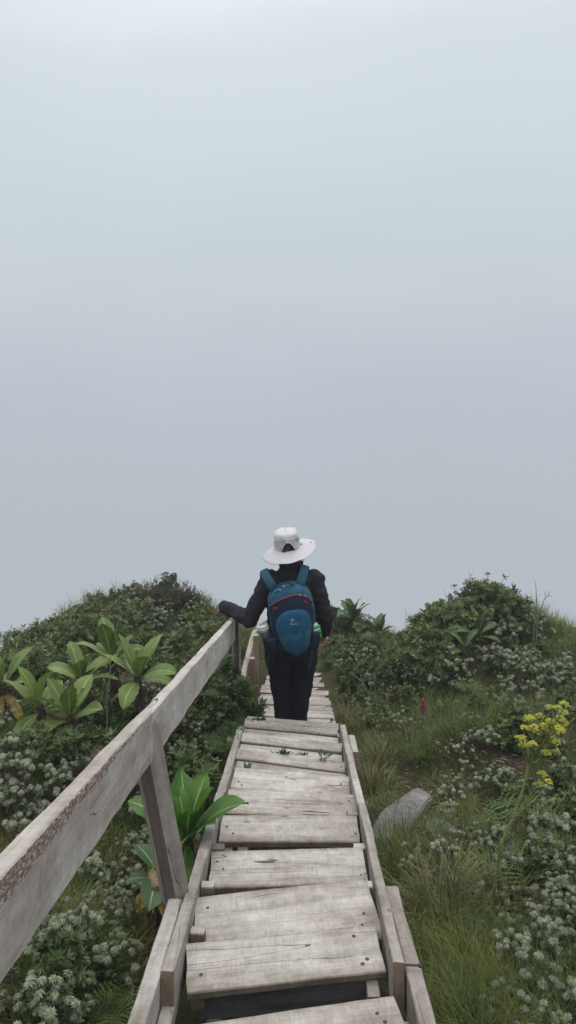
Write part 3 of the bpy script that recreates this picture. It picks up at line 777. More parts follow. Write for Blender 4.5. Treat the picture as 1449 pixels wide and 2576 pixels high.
for i, (px, py, sc) in enumerate([(1045, 1580, .9), (1075, 1560, .9), (1100, 1540, .8), (1125, 1510, .8), (1150, 1480, .8), (1200, 1450, .9), (1235, 1455, .9), (1270, 1480, .8), (1175, 1460, .8), (870, 1530, .7), (930, 1545, .7), (1300, 1500, .7), (1060, 1600, 1.0), (1185, 1440, .9), (1215, 1445, .8), (1250, 1460, .8), (1325, 1530, .7), (1110, 1570, .8), (990, 1610, .7)]):
    leafy(SP, px, py + 20, sc * .95, i, .44, 'sparse upright leafy shrub standing out against the fog on the right crest', 'shrub', 'sparse shrubs on the right skyline')
for i, (px, py, sc) in enumerate([(60, 1860, .8), (130, 1880, .8), (210, 1850, .8), (250, 1800, .8), (330, 1790, .8), (390, 1790, .8), (300, 1740, .8), (420, 1760, .8), (120, 1700, .8), (240, 1700, .8), (50, 1790, .7), (370, 1850, .8), (230, 1760, .8), (430, 1830, .8), (470, 1760, .8), (320, 1920, .7), (400, 1900, .7)]):
    leafy(S2 if i % 2 else S1, px, py, sc * .75, i, .26, 'leafy green bush crowding round the stems of the big rosette plants', 'shrub', 'bushes round the left rosette plants')
# ---- ferns
for i, (px, py, sc) in enumerate([(1220, 1700, 1.1), (1250, 1720, 1.1), (1190, 1960, 1.0), (1230, 2040, 1.0), (1170, 2150, .8), (1300, 2090, 1.0), (1370, 2080, 1.1), (1420, 2100, 1.1), (1440, 2140, 1.0), (1200, 2010, .9), (890, 1850, .8),
                                  (930, 1880, .8), (1070, 1850, .8), (1090, 1870, .7), (1340, 1990, .9), (1290, 2150, .9), (960, 1940, .7), (1310, 1960, .8), (905, 1900, .6)]):
    leafy(FE, px, py, sc * .85, i, .14, 'bright green feathery fern on the right bank', 'fern', 'bright ferns on the right bank', -.02)
for i, (px, py, sc) in enumerate([(270, 1840, 1.1), (310, 1860, 1.1), (330, 1820, 1.0), (250, 1870, .9), (290, 1900, .8), (640, 1810, .7), (615, 1800, .7), (520, 1980, .6)]):
    leafy(FD, px, py, sc * .85, i, .14, 'deep green fern under the big rosette plants of the left bank' if px < 400 else 'deep green fern spilling from the left edge of the steps', 'fern', 'ferns under the left rosettes' if px < 400 else 'ferns at the left edge of the steps', -.12)
for i, (px, py, sc) in enumerate([(230, 2420, .9), (270, 2500, .9), (210, 2540, .7), (300, 2170, .6), (110, 2130, .8)]):
    leafy(FE, px, py, sc * .8, i, .14, 'light green fern low in the left foreground growth', 'fern', 'light ferns in the left foreground', -.02)
for i, (x, y, sc) in enumerate([(-.40, 5.38, .95), (-.52, 5.55, 1.0), (-.58, 5.2, .8), (-.50, 4.95, .6), (-.36, 5.62, .7)]):
    place(TALL, i, (x, y, gz(x, y) - .02), i * 1.3, sc, 'tall dark glossy shrub growing round the second handrail post', 'shrub', 'tall dark shrubs round the second handrail post', .1)
for i, (x, y, sc) in enumerate([(-.41, 4.70, .8), (-.37, 4.88, .7), (-.44, 4.55, .6)]):
    place(FD, i, (x, y, slp(y, -.10)), i * 2.0, sc, 'deep green fern spilling over the upper left edge of the steps', 'fern', 'ferns spilling over the left edge of the steps', .2)
for i, (x, y, sc) in enumerate([(-.56, 4.3, .9), (-.58, 3.9, .9), (-.60, 3.5, .8), (-.72, 4.5, .9), (-.75, 4.1, .9), (-.78, 3.6, .9), (-.66, 3.2, .8), (-.9, 3.9, .9), (-.92, 4.5, .9), (-.8, 3.0, .8)]):
    q_ = i % 3 == 1
    place(S2 if q_ else E, i, (x, y, gz(x, y) - .02), i * 1.7, sc, 'dark shrub crowding the gap between the handrail and the steps' if q_ else 'pale woolly bush in the shade between the handrail and the steps', 'shrub', 'dark shrubs between handrail and steps' if q_ else 'pale bushes between handrail and steps', .15)
# ---- filler: the banks are a jumble of all kinds
for k in range(120):
    y = rnd.uniform(1.6, 8.6); x = rnd.choice((-1, 1)) * rnd.uniform(.6, 2.4)
    if not free(x, y, .12) or not visible_xy(x, y): continue
    if any(math.hypot(x - a, y - b) < q_ for a, b, q_ in KEEP): continue
    s_ = SIDE(x); sc = rnd.uniform(.5, .85)
    place(E, k, (x, y, gz(x, y) - .02), rnd.random() * 6, sc, 'woolly grey-green bush with pale button heads, one of many on the %s bank' % s_, 'shrub', 'pale woolly bushes on the %s bank' % s_, .2)
for k in range(170):
    y = rnd.uniform(2.2, 9.2) if k < 85 else rnd.uniform(5.0, 9.2); x = rnd.choice((-1, 1)) * rnd.uniform(.6, 2.4)
    if not free(x, y, .10) or not visible_xy(x, y): continue
    if any(math.hypot(x - a, y - b) < q_ for a, b, q_ in KEEP): continue
    s_ = SIDE(x)
    place(S2 if k % 3 else S1, k, (x, y, gz(x, y) - .03), rnd.random() * 6, rnd.uniform(.35, .6), 'low green undergrowth shrub of small leaves on the %s bank' % s_, 'shrub', 'low undergrowth shrubs on the %s bank' % s_, .2)
for k in range(26):
    y = rnd.uniform(2.0, 7.5); x = rnd.choice((-1, 1, 1)) * rnd.uniform(.6, 2.2)
    if not free(x, y, .10) or not visible_xy(x, y): continue
    s_ = SIDE(x)
    place(SE, k, (x, y, gz(x, y) - .01), rnd.random() * 6, rnd.uniform(.4, .7), 'small sedge tuft mixed into the growth of the %s bank' % s_, 'sedge', 'small sedge tufts on the %s bank' % s_, .2)
# ---- sedge tussocks
for i, (px, py, sc) in enumerate([(1110, 2240, 1.05), (1180, 2260, 1.0), (1150, 2200, .9), (1230, 2200, .8), (1270, 2230, .8), (1080, 2270, .8)]):
    leafy(SE, px, py, sc * 1.0, i, .16, 'coarse sedge tussock with rusty blades right of the pointed outer plank', 'sedge', 'sedge tussocks by the pointed plank', -.05)
for i, (px, py, sc) in enumerate([(870, 1790, 1.0), (900, 1810, 1.0), (930, 1960, .9), (970, 1940, .9), (860, 1840, .8), (910, 1930, .8), (950, 1900, .7), (830, 1760, .8)]):
    leafy(SE, px, py, sc * .8, i, .16, 'yellowish sedge tussock along the right edge of the middle steps', 'sedge', 'sedge tussocks along the right edge of the steps', -.06)

BARE += [(*pxy(985, 1975, 0), .20), (*pxy(930, 2010, 0), .16), (*pxy(560, 2000, 0), .12)]
# ---- grass: one carpet of fine blades
gr = MB(); rnd = random.Random(9); cnt = 0
def grass_patch(x, y, n, L, w, spread=.05, lean=(.2, 1.1), bias=None):
    blades(gr, (x, y, gz(x, y) - .01), n, L, w, rnd, spread, lean, 4, 1.1, bias)
for k in range(2600):
    y = rnd.uniform(1.2, 9.9); x = rnd.uniform(-2.7, 3.4)
    if not free(x, y, -.02) or not visible_xy(x, y): continue
    grass_patch(x, y, 16, rnd.uniform(.06, .13), .0024 + .0004 * y, .06, (.3, 1.3))
TUS = []
for k in range(1500):
    y = rnd.uniform(1.2, 9.9); x = rnd.uniform(-2.7, 3.4)
    if not free(x, y, .03) or not visible_xy(x, y): continue
    if y > 5.2 and rnd.random() < (.75 if x < 0 else .4): continue
    if any((x - a_) ** 2 + (y - b_) ** 2 < .0169 for a_, b_ in TUS): continue
    if mnoise.noise(Vector((x * 1.1, y * 1.1, 5))) < -.22: continue
    if math.hypot(x - KEEP[0][0], y - KEEP[0][1]) < .17 or math.hypot(x - KEEP[1][0], y - KEEP[1][1]) < .14: continue
    TUS.append((x, y)); near = y < 4.2
    grass_patch(x, y, 150 if near else 85, rnd.uniform(.16, .30), (.0017 if near else .0028) + .0003 * y, .035, (.25, 1.5))
# dense soft grass of the lower right, the green mound and the crest tufts
for (px, py, s, n, L) in [(1150, 2420, .30, 95, .26), (1220, 2480, .3, 95, .26), (1130, 2520, .25, 70, .24), (1180, 1780, .35, 40, .24), (1100, 1760, .3, 40, .22), (1130, 1830, .3, 35, .22), (1000, 1880, .2, 30, .17),
                          (1400, 1570, .3, 50, .26), (1440, 1620, .3, 40, .26), (1350, 1540, .2, 25, .26), (990, 1620, .25, 40, .26), (1010, 1640, .2, 30, .24), (1200, 1470, .12, 16, .24), (540, 1530, .12, 16, .24), (470, 1500, .15, 14, .2),
                          (150, 2300, .3, 50, .2), (80, 2400, .3, 50, .2), (200, 2060, .3, 50, .22), (260, 2020, .25, 35, .22), (1010, 2120, .2, 40, .16), (1040, 2150, .2, 30, .16), (600, 1620, .15, 30, .26), (615, 1590, .12, 20, .26)]:
    x0, y0 = pxy(px, py, .12)
    for k in range(n):
        x = rnd.gauss(x0, s * .6); y = rnd.gauss(y0, s * .7)
        if not free(x, y, -.02): continue
        grass_patch(x, y, 28, L * rnd.uniform(.7, 1.1), .0022 + .0003 * y, .05, (.15, 1.0), (-.15, -.1) if x > 0 else (.2, -.1))
# fringe hanging over the sides of the stair
for k in range(420):
    y = rnd.uniform(1.4, 7.6); s = rnd.choice((-1, 1)); x = XC(y) + s * rnd.uniform(.47, .62)
    if s < 0 and 1.2 < y < 2.6: continue
    grass_patch(x, y, 12, rnd.uniform(.12, .22), .0028, .04, (.2, 1.0))
o = gr.build('grass', M_GRASS); props(o, 'fine olive-green grass covering both banks', 'grass', kind='stuff')
# dry litter on the ground
lt = MB()
for k in range(7000):
    y = rnd.uniform(1.5, 9.8); x = rnd.uniform(-2.4, 3.0)
    if y < 7.9 and abs(x - XC(y)) < .45: continue
    z = gz(x, y) + rnd.uniform(.004, .02); a = rnd.random() * 6; d = np.array([math.cos(a), math.sin(a), rnd.uniform(-.2, .4)])
    add_leaf(lt, np.array([x, y, z]), d, np.array([0, 0, 1.]), rnd.uniform(.02, .08), rnd.uniform(.003, .016))
o = lt.build('leaf_litter', M_LITTER); props(o, 'dry brown leaves and stalks lying on the soil', 'litter', kind='stuff')

# ---- big rosette plants
def rosette(px, py, d, rad, n, seed, label, group=None, mat=None, stemh=None, tilt=(0, 0), dead=0, wratio=.36, up=.5, deadmat=None):
    rnd = random.Random(seed); c = at(px, py, d); gzz = gz(c.x, c.y)
    root = empty('rosette_plant', (c.x, c.y, gzz), label=label, cat='plant', group=group)
    h = max(.05, c.z - gzz) if stemh is None else stemh
    lv = MB()
    for i in range(n):
        t = i / max(1, n - 1); az = i * 2.39996 + rnd.uniform(-.45, .45)
        el = 1.38 - 1.15 * t ** up + rnd.uniform(-.28, .22); L = rad * (.62 + .42 * math.sin(PI * min(1, .15 + t * .7))) * rnd.uniform(.75, 1.2)
        leaf_big(lv, (tilt[0] * .0 + .012 * math.cos(az), .012 * math.sin(az), h - .05 * t), az, el, L, L * wratio * rnd.uniform(.8, 1.2), rnd.uniform(.2, .7) + .8 * t, .34 - .15 * t, rnd.uniform(.05, .11), rnd, twist=rnd.uniform(-.7, .7))
    o = lv.build('leaves', mat or M_BIG, root, smooth=True)
    if dead:
        dm = MB()
        for k in range(dead):
            az = rnd.random() * 6.28; leaf_big(dm, (0, 0, h - .06), az, rnd.uniform(-.7, -.2), rad * rnd.uniform(.7, .9), rad * .3, .9, .2, .1, rnd, twist=rnd.uniform(-.8, .8))
        dm.build('withered_leaves', deadmat or M_BIGY, root, smooth=True)
    s = MB(); s.tube([(0, 0, -.05), (.01, 0, h * .5), (0, 0, h + .01)], [.045, .038, .022], 10); 
    for k in range(40):   # ragged skirt of dead leaf bases
        az = rnd.random() * 6.28; z = rnd.uniform(0, h * .9); b = np.array([.03 * math.cos(az), .03 * math.sin(az), z]); dd = np.array([math.cos(az), math.sin(az), rnd.uniform(-2.2, -.6)])
        add_leaf(s, b, dd, np.array([0, 0, 1.]), rnd.uniform(.05, .11), .03)
    s.build('trunk', M_STUMP, root, smooth=False)
    root.rotation_euler = (tilt[0], tilt[1], 0)
    return root
rosette(283, 1655, 4.95, .33, 9, 1, 'tall broad-leaved rosette plant, rearmost of the left bank clump', wratio=.36, up=1.1)
rosette(345, 1700, 4.65, .34, 9, 2, 'star-shaped broad-leaved rosette plant nearest the handrail, one leaf hanging straight down', dead=1, deadmat=M_BIG, wratio=.35, up=.9)
rosette(205, 1705, 4.75, .26, 8, 3, 'smaller broad-leaved rosette plant behind the biggest one on the left', wratio=.36, up=1.1)
rosette(175, 1800, 4.2, .31, 11, 4, 'largest pale green rosette plant of the left bank, with a withered leaf below', dead=3, mat=M_BIG, wratio=.37, up=1.0)
rosette(100, 1775, 4.3, .28, 9, 5, 'pale green rosette plant touching the left side of the largest one', dead=1, wratio=.38, up=1.0)
rosette(5, 1720, 4.6, .28, 8, 6, 'broad-leaved rosette plant cut by the left edge of the photo, with a yellowing leaf', dead=4, wratio=.36, up=1.1)
rosette(455, 1555, 7.2, .26, 13, 7, 'dark rosette plant with narrow leaves high on the left hill', mat=M_BIGD, wratio=.3, up=.9, stemh=.10)
rosette(490, 1540, 7.8, .22, 10, 8, 'small light green rosette plant behind the dark one on the left hill', wratio=.3, up=.9, stemh=.10)
rosette(470, 2100, 2.98, .30, 12, 29, 'fresh green broad-leaved plant growing against the left side of the steps', mat=M_BIGN, dead=2, wratio=.46, up=2.4)
rosette(400, 2190, 2.75, .20, 5, 10, 'low dark green broad-leaved plant behind the first handrail post', mat=M_BIGD, dead=3, wratio=.5)
rosette(890, 1550, 8.6, .27, 16, 12, 'upright dark rosette plant on the skyline right of the hiker', mat=M_BIGD, wratio=.34, up=2.2)
rosette(955, 1590, 8.2, .28, 10, 13, 'drooping dark rosette plant lower on the skyline right of the hiker', mat=M_BIGD, wratio=.36, up=1.4)
rosette(1205, 1590, 6.35, .30, 6, 14, 'large dark-leaved plant in the middle of the right mound', mat=M_BIGD, wratio=.36, up=1.2)
rosette(1170, 1625, 6.2, .22, 5, 15, 'small dark-leaved plant at the foot of the right mound', mat=M_BIGD, wratio=.36)
rosette(842, 1550, 8.4, .18, 5, 16, 'small upright dark rosette plant beside the hiker right arm', mat=M_BIGD, wratio=.34, up=2.5)

# ---- yellow umbel plant
def umbel_plant():
    base = at(1240, 2200, 2.80); gzz = gz(base.x, base.y)
    root = empty('umbel_plant', (base.x, base.y, gzz), label='tall plant with many yellow flower clusters on the right bank', cat='flowering plant')
    L = lambda p: np.array([p.x - base.x, p.y - base.y, p.z - gzz])
    st, fl, lf, un = MB(), MB(), MB(), MB(); rnd = random.Random(3)
    z4 = lambda x, y: ((1000 + x * .603) / 1.2933, (1820 + y * .603) / 1.2933)
    pts = [(1195, 860), (1250, 845), (1310, 800), (1385, 785), (1385, 830), (1140, 965), (1170, 910), (1225, 910), (1280, 900), (1310, 875), (1390, 890), (1300, 940), (1340, 990), (1215, 1000), (1265, 1045), (1340, 1040), (1165, 1005), (1240, 935), (1310, 970), (1355, 930)]
    U = [z4(*p) for p in pts] + [((1150 + .4997 * a) / 1.2933, (2400 + .4997 * b) / 1.2933) for a, b in ((1230, 240), (1215, 310), (1270, 290))]
    U += [(a + rnd.uniform(-17, 17), b + rnd.uniform(-12, 14)) for a, b in U[:20] if rnd.random() < .6]
    main = [L(Vector((base.x, base.y, gzz))), L(at(1262, 2120, 2.8)), L(at(1290, 2060, 2.82)), L(at(1318, 1980, 2.85)), L(at(1330, 1920, 2.87)), L(at(1350, 1860, 2.9))]
    st.tube(main, [.009, .008, .007, .006, .005, .004], 7)
    for i, (px, py) in enumerate(U):
        d = 2.85 + rnd.uniform(-.08, .10); e = L(at(px, py, d))
        j = 3 if py > 2000 else (4 if py > 1890 else rnd.choice((4, 5)))
        if 20 <= i < 23: j = 2
        b = main[j]; mid = (b + e) / 2 + np.array([rnd.uniform(-.01, .01), 0, -.02]); st.tube([b, mid, e - np.array([0, 0, .018])], [.0032, .0026, .0018], 5, cap=False)
        dim = .9 if rnd.random() < .75 else .75
        head = MB()
        for k in range(22):
            a = rnd.random() * 6.283; r = math.sqrt(rnd.random()); dr = np.array([math.cos(a) * r * .021, math.sin(a) * r * .021, .012 * (1 - r * r)]) * dim
            tp = e + dr; st.tube([e - np.array([0, 0, .018]), tp], [.0008, .0006], 3, cap=False)
            for q_ in range(6):
                c = tp + np.array([rnd.gauss(0, .0035), rnd.gauss(0, .0035), rnd.gauss(0, .002)])
                head.ball(c, .0021, 4, 3)
        head.build('flower_cluster', M_YEL, root)
        for k in range(3):
            a = rnd.random() * 6.28; add_leaf(lf, b + (e - b) * rnd.uniform(.3, .8), np.array([math.cos(a), math.sin(a), .6]), np.array([0, 0, 1.]), .035, .013)
    st.build('stem', M_YSTEM, root)
    for (px, py, l) in ((1240, 2150, .18), (1275, 2060, .2), (1210, 2200, .18), (1330, 2030, .2), (1350, 2060, .18)):
        frond(lf, L(at(px, py, 2.8)), rnd.random() * 6, .4, l, rnd, .8)
    lf.build('leaves', M_FERN, root)
umbel_plant()
# ---- crimson flower spike
c = at(1064, 1775, 5.0); gzz = gz(c.x, c.y)
root = empty('flower_spike', (c.x, c.y, gzz), label='single dark pink flower spike standing in the grass of the right bank', cat='flower')
h = c.z - gzz
s = MB(); s.tube([(0, 0, 0), (.004, 0, h * .6), (0, 0, h + .03)], [.004, .0035, .002], 6); s.build('stem', M_SHRUBD, root)
s = MB(); rnd = random.Random(4)
for k in range(90):
    t = k / 90; a = k * 2.4; r = .017 * (1 - t * .6)
    s.ball((math.cos(a) * r, math.sin(a) * r, h - .045 + t * .10), (.006, .006, .0045), 5, 4)
s.build('petals', M_PINK, root)
# ---- bare twigs
def twig(px0, py0, px1, py1, d, label, forks=(), r=.003, mat=None):
    b = at(px0, py0, d); t = at(px1, py1, d); g0 = gz(b.x, b.y)
    root = empty('bare_twig', (b.x, b.y, min(g0, b.z)), label=label, cat='twig'); O = np.array(root.location)
    m = MB(); A = np.array(b) ; B = np.array(t); rnd = random.Random(px0)
    A0 = np.array([b.x, b.y, min(g0, b.z)])
    pts = [A0 - O, A - O + .001] + [A + (B - A) * k / 5 - O + np.array([rnd.uniform(-.008, .008), 0, rnd.uniform(-.005, .005)]) for k in range(1, 6)]
    m.tube(pts, [r * 1.3, r * 1.2] + [r * (1 - .12 * k) for k in range(5)], 5)
    for (fx, fy, tt) in forks:
        s0 = A + (B - A) * tt - O; m.tube([s0, np.array(at(fx, fy, d)) - O], [r * .8, r * .5], 4)
    m.build('stem', mat or M_TWIGG, root)
twig(1355, 1540, 1382, 1488, 6.2, 'forked bare twig against the sky, rightmost above the right mound', ((1372, 1484, .6), (1388, 1500, .8)), .0035)
twig(1350, 1510, 1347, 1462, 6.4, 'straight bare twig against the sky above the right mound', (), .0035)
twig(1022, 1600, 1021, 1530, 8.0, 'single thin dry stalk in the gap of the skyline', (), .003)
twig(1145, 1530, 1110, 1482, 6.8, 'thin leaning dry stalk left of the right mound top', (), .002)
twig(1185, 1480, 1180, 1438, 6.8, 'small crooked twig on top of the right mound', ((1190, 1440, .7),), .003, M_TWIG)
twig(1285, 1530, 1313, 1483, 6.5, 'dark leaning broken twig on the right mound', ((1300, 1490, .6),), .004, M_TWIG)
twig(265, 1860, 277, 1650, 4.3, 'tall dead stalk standing in front of the rosette plants', ((290, 1690, .7), (258, 1700, .6), (300, 1660, .85)), .0045)
twig(185, 1530, 167, 1488, 6.6, 'thin stalk against the sky on the left slope', (), .002)
twig(20, 1680, 8, 1600, 4.9, 'sparse bare twig at the far left against the fog', ((30, 1570, .6), (-10, 1640, .4), (20, 1590, .7)), .003, M_TWIG)

# ---- rocks, logs
def rock(name, px, py, d, size, seed, label, rz=0, rx=0):
    import bmesh
    c = at(px, py, d); rr = random.Random(seed * 17 + 3); bm = bmesh.new()
    for k in range(22):
        v = Vector((rr.uniform(-1, 1), rr.uniform(-1, 1), rr.uniform(-1, 1)))
        m_ = max(abs(v.x), abs(v.y), abs(v.z)); v = v / m_ * .75 + v.normalized() * .28
        bm.verts.new((v.x * size[0], v.y * size[1], v.z * size[2]))
    res = bmesh.ops.convex_hull(bm, input=bm.verts)
    bmesh.ops.delete(bm, geom=[e for e in res['geom_interior'] if isinstance(e, bmesh.types.BMVert)], context='VERTS')
    bmesh.ops.bevel(bm, geom=bm.edges[:], offset=min(size) * .10, segments=2, affect='EDGES')
    bmesh.ops.triangulate(bm, faces=bm.faces[:])
    for _ in range(2): bmesh.ops.subdivide_edges(bm, edges=[e for e in bm.edges if e.calc_length() > .012], cuts=1, use_grid_fill=False)
    for v in bm.verts:
        p = v.co; v.co = p + p.normalized() * (.010 * mnoise.noise(p * 12) + .006 * mnoise.noise(p * 45))
    me = bpy.data.meshes.new(name); bmesh.ops.triangulate(bm, faces=bm.faces[:]); bm.to_mesh(me); bm.free(); me.materials.append(ROCK)
    o = bpy.data.objects.new(name, me); COL.objects.link(o); o.location = (c.x, c.y, c.z); o.rotation_euler = (rx, R(-6), rz)
    props(o, label, 'rock'); return o
rock('rock', 1012, 2062, 3.85, (.10, .31, .09), 1, 'long pale slab of rock beside the right edge of the steps', R(-30), R(-4))
rock('rock', 1113, 2105, 3.62, (.09, .085, .08), 2, 'small rounded rock right of the long slab', R(20))
def log(p0, p1, r, seed, label, mats=None):
    A, B = Vector(p0), Vector(p1); root = empty('rotten_log', A, label=label, cat='log'); m = MB(); pts = []; rr = []
    for k in range(13):
        t = k / 12; p = (B - A) * t; pts.append(p + Vector((0, 0, .02 * mnoise.noise(Vector((t * 3, seed, 0)))))); rr.append(r * (1 - .4 * t) * (1 + .3 * mnoise.noise(Vector((t * 7, seed, 4)))))
    m.tube(pts, rr, 12); V = m.v[0]
    for i in range(len(V)): V[i] = V[i] + np.array(mnoise.noise_vector(Vector(V[i]) * 40)) * r * .22
    m.build('wood', M_BARK, root, smooth=False)
    ms = MB()
    for k in range(260):
        t = random.Random(seed * 100 + k).uniform(.35, .95); p = (B - A) * t; a = random.Random(k).uniform(.3, 2.8)
        ms.ball((p.x + math.cos(a) * r * .7, p.y, p.z + math.sin(a) * r * .75), (.012, .012, .006), 5, 3)
    ms.build('moss', M_MOSS, root)
log(at(205, 1885, 4.1), at(350, 1960, 3.7), .055, 2, 'mossy rotten log lying under the largest rosette plant')
log(at(395, 2250, 2.62), at(385, 2150, 2.9), .035, 6, 'short splintered stump behind the foot of the first handrail post')
log(at(915, 2030, 4.15), at(985, 2000, 4.3), .035, 8, 'broken reddish branch on the bare soil right of the steps')

# ---- weeds in the steps
def weed(px, py, i, kind, sc, label):
    d = None
    best = None
    for (yf, zf) in tread_top:
        p = at(px, py, yf - .02)
        if best is None or abs(p.z - zf) < abs(best[0]): best = (p.z - zf, yf, zf)
    _, yf, zf = best; x = at(px, py, yf).x
    root = empty('step_weed', (x, yf + .006, zf - .03), label=label, cat='weed')
    m = MB(); rnd = random.Random(i)
    if kind == 'fern':
        for k in range(3): frond(m, (0, 0, 0), rnd.uniform(-.3, .3) + k * 2.2, 1.0, .10 * sc, rnd, .9, npin=9, wide=.4)
        m.build('fronds', M_FERND, root)
    elif kind == 'blade':
        for k in range(3): leaf_big(m, (0, 0, 0), rnd.uniform(0, 3.1) , 1.1, .085 * sc, .022 * sc, .5, .3, .02, rnd, 6, 2)
        m.build('leaves', M_BIGD, root)
    else:
        for k in range(30):
            a = rnd.random() * 6.28; add_leaf(m, np.array([rnd.gauss(0, .02), 0, .02]), np.array([math.cos(a), math.sin(a) * .5, rnd.uniform(.4, 1.8)]), np.array([0, 0, 1.]), .05 * sc, .010 * sc)
        m.build('leaves', M_SHRUBD, root)
weed(715, 1890, 1, 'tuft', 1.1, 'dark feathery weed sprouting near the middle of the fifth step from the hiker')
weed(815, 1897, 2, 'fern', .6, 'little fern sprouting near the right end of the same step as the feathery weed')
weed(620, 1928, 3, 'blade', .9, 'two-leaved seedling at the left end of a step')
weed(760, 1895, 4, 'tuft', .6, 'tiny weed between the feathery weed and the little fern')
weed(635, 1835, 5, 'tuft', 1.0, 'small dark weed at the left end of the step below the spilling fern')
weed(600, 1880, 6, 'tuft', .8, 'scrap of greenery in the left corner of a middle step')
weed(818, 2128, 7, 'tuft', .5, 'flat tuft of moss and weed in the joint of a wide step')
weed(655, 1822, 8, 'tuft', 1.1, 'weed creeping over the left end of the top of the lower flight')

# ------------------------------------------------------------------ the hiker
def fabric(name, col, rough=.9, bumps=.3, weave=400, var=.12, sheen=.0):
    m = mat_plain(name, col, rough, var, 18, bumps, .12, weave)
    if sheen: m.node_tree.nodes['Principled BSDF'].inputs['Sheen Weight'].default_value = sheen
    return m
M_SKIN = mat_plain('skin', (.42, .24, .18), .55, .08, 40)
M_JACK = fabric('charcoal_fleece', (.019, .019, .024), .95, .4, 500)
M_TROU = fabric('black_trousers', (.010, .0105, .015), .9, .3, 300)
M_HAT = fabric('pale_hat_cloth', (.45, .435, .455), .9, .2, 250, .05)
M_HATB = fabric('hat_mesh_band', (.35, .365, .36), .9, .2, 400, .06)
M_HAIR = mat_plain('dark_brown_hair', (.045, .025, .020), .6, .5, 120, .5)
M_BLK = mat_plain('black_cord', (.01, .01, .012), .6, .1)
M_BLUE = fabric('petrol_blue_nylon', (.017, .078, .130), .6, .25, 350, .10)
M_BLUEL = fabric('blue_pocket_nylon', (.014, .080, .150), .55, .35, 350, .12)
M_TEAL = fabric('teal_strap', (.014, .055, .085), .75, .2, 350, .1)
M_MESH = fabric('stretch_mesh', (.035, .10, .145), .8, .3, 700, .2)
M_NAVY = fabric('navy_nylon', (.012, .020, .042), .65, .3, 350, .15)
M_RED = mat_plain('red_zip', (.26, .02, .035), .6, .1)
M_PULL = mat_plain('silver_pull', (.55, .55, .55), .35, .1, metal=.6)
M_TAN = mat_plain('tan_tag', (.55, .32, .10), .6, .1)
M_SHOE = mat_plain('dark_boot', (.03, .028, .026), .8, .3)

HX, HY, HZ = .027, 5.40, -1.738
person = empty('person', (HX, HY, HZ), label='hiker seen from behind in dark jacket, black trousers and pale wide-brimmed sun hat', cat='person')

def remeshed(mb, name, mat, parent, voxel=.008, smooth_it=6, cloth=None):
    tmp = mb.build(name + '_tmp', mat)
    md = tmp.modifiers.new('r', 'REMESH'); md.mode = 'VOXEL'; md.voxel_size = voxel
    ms = tmp.modifiers.new('s', 'SMOOTH'); ms.iterations = smooth_it; ms.factor = .5
    dg = bpy.context.evaluated_depsgraph_get(); ev = tmp.evaluated_get(dg); me = bpy.data.meshes.new_from_object(ev)
    bpy.data.objects.remove(tmp); me.name = name
    if not me.materials: me.materials.append(mat)
    if cloth:
        nv = len(me.vertices); co = np.empty(nv * 3); me.vertices.foreach_get('co', co); co = co.reshape(-1, 3)
        no = np.array([v.normal[:] for v in me.vertices])
        dd = np.array([cloth(Vector(c)) for c in co]); co = co + no * dd[:, None]; me.vertices.foreach_set('co', co.ravel())
    me.polygons.foreach_set('use_smooth', [True] * len(me.polygons)); me.update()
    o = bpy.data.objects.new(name, me); COL.objects.link(o); o.parent = parent; return o

A_L = dict(sh=(-.165, .0, 1.265), el=(-.315, -.055, .965), wr=(-.508, .18, .962))
A_R = dict(sh=(.168, .0, 1.265), el=(.262, -.045, .985), wr=(.250, .10, .80))
def lerp3(a, b, t): return tuple(a[i] + (b[i] - a[i]) * t for i in range(3))
bd = MB()
bd.ball((-.02, .03, 1.515), (.070, .092, .112), 20, 14)                       # head
bd.ball((0, .055, 1.465), (.052, .065, .055), 14, 10)                      # jaw
bd.tube([(0, .118, 1.545), (0, .138, 1.51), (0, .128, 1.497)], [.010, .014, .012], 8)   # nose
for s in (-1, 1): bd.ball((s * .073, .02, 1.52), (.010, .020, .030), 8, 6)
bd.tube([(0, .0, 1.28), (0, .01, 1.36), (0, .02, 1.46)], [.062, .055, .055], 14)
bd.tube([(0, 0, .82), (0, 0, .95), (0, 0, 1.1), (0, 0, 1.22), (0, 0, 1.30)], [(.10, .155), (.085, .13), (.095, .145), (.09, .16), (.06, .07)], 20, up=(0, 1, 0))
for A, s in ((A_L, -1), (A_R, 1)):
    bd.tube([lerp3(A['sh'], (0, 0, 1.25), .3), A['sh'], A['el'], A['wr']], [.05, .045, .036, .025], 12)
for s in (-1, 1):
    bd.tube([(s * .085, 0, .85), (s * .085, .02, .46), (s * .065, .0, .08)], [.085, .055, .036], 14)
    bd.tube([(s * .065, -.03, .05), (s * .068, .10, .035), (s * .07, .17, .028)], [.036, .036, .026], 10)
def hand(m, wr, d, up, curl, s=1):
    """palm with four unequal fingers and a thumb"""
    d = Vector(d).normalized(); up = Vector(up); up = (up - d * up.dot(d)).normalized(); sd = d.cross(up) * s; W0 = Vector(wr)
    m.tube([W0 - d * .02, W0 + d * .03, W0 + d * .085], [(.016, .024), (.015, .036), (.013, .040)], 12, up=tuple(up))
    for k, (o_, l) in enumerate(((-.030, .068), (-.010, .078), (.010, .074), (.029, .058))):
        p = W0 + d * .080 + sd * o_; a = 0; pts = [p]
        for j, f in enumerate((.45, .32, .23)):
            a += curl * (.8 + .1 * k); p = p + (d * math.cos(a) - up * math.sin(a)) * l * f; pts.append(p)
        m.tube(pts, [.0095, .009, .008, .0065], 8)
    b = W0 + d * .028 - sd * .028
    m.tube([b, b + (d * .6 - sd * .7 - up * .3) * .03, b + (d * .9 - sd * .5 - up * .6) * .052], [.012, .0105, .0085], 8)
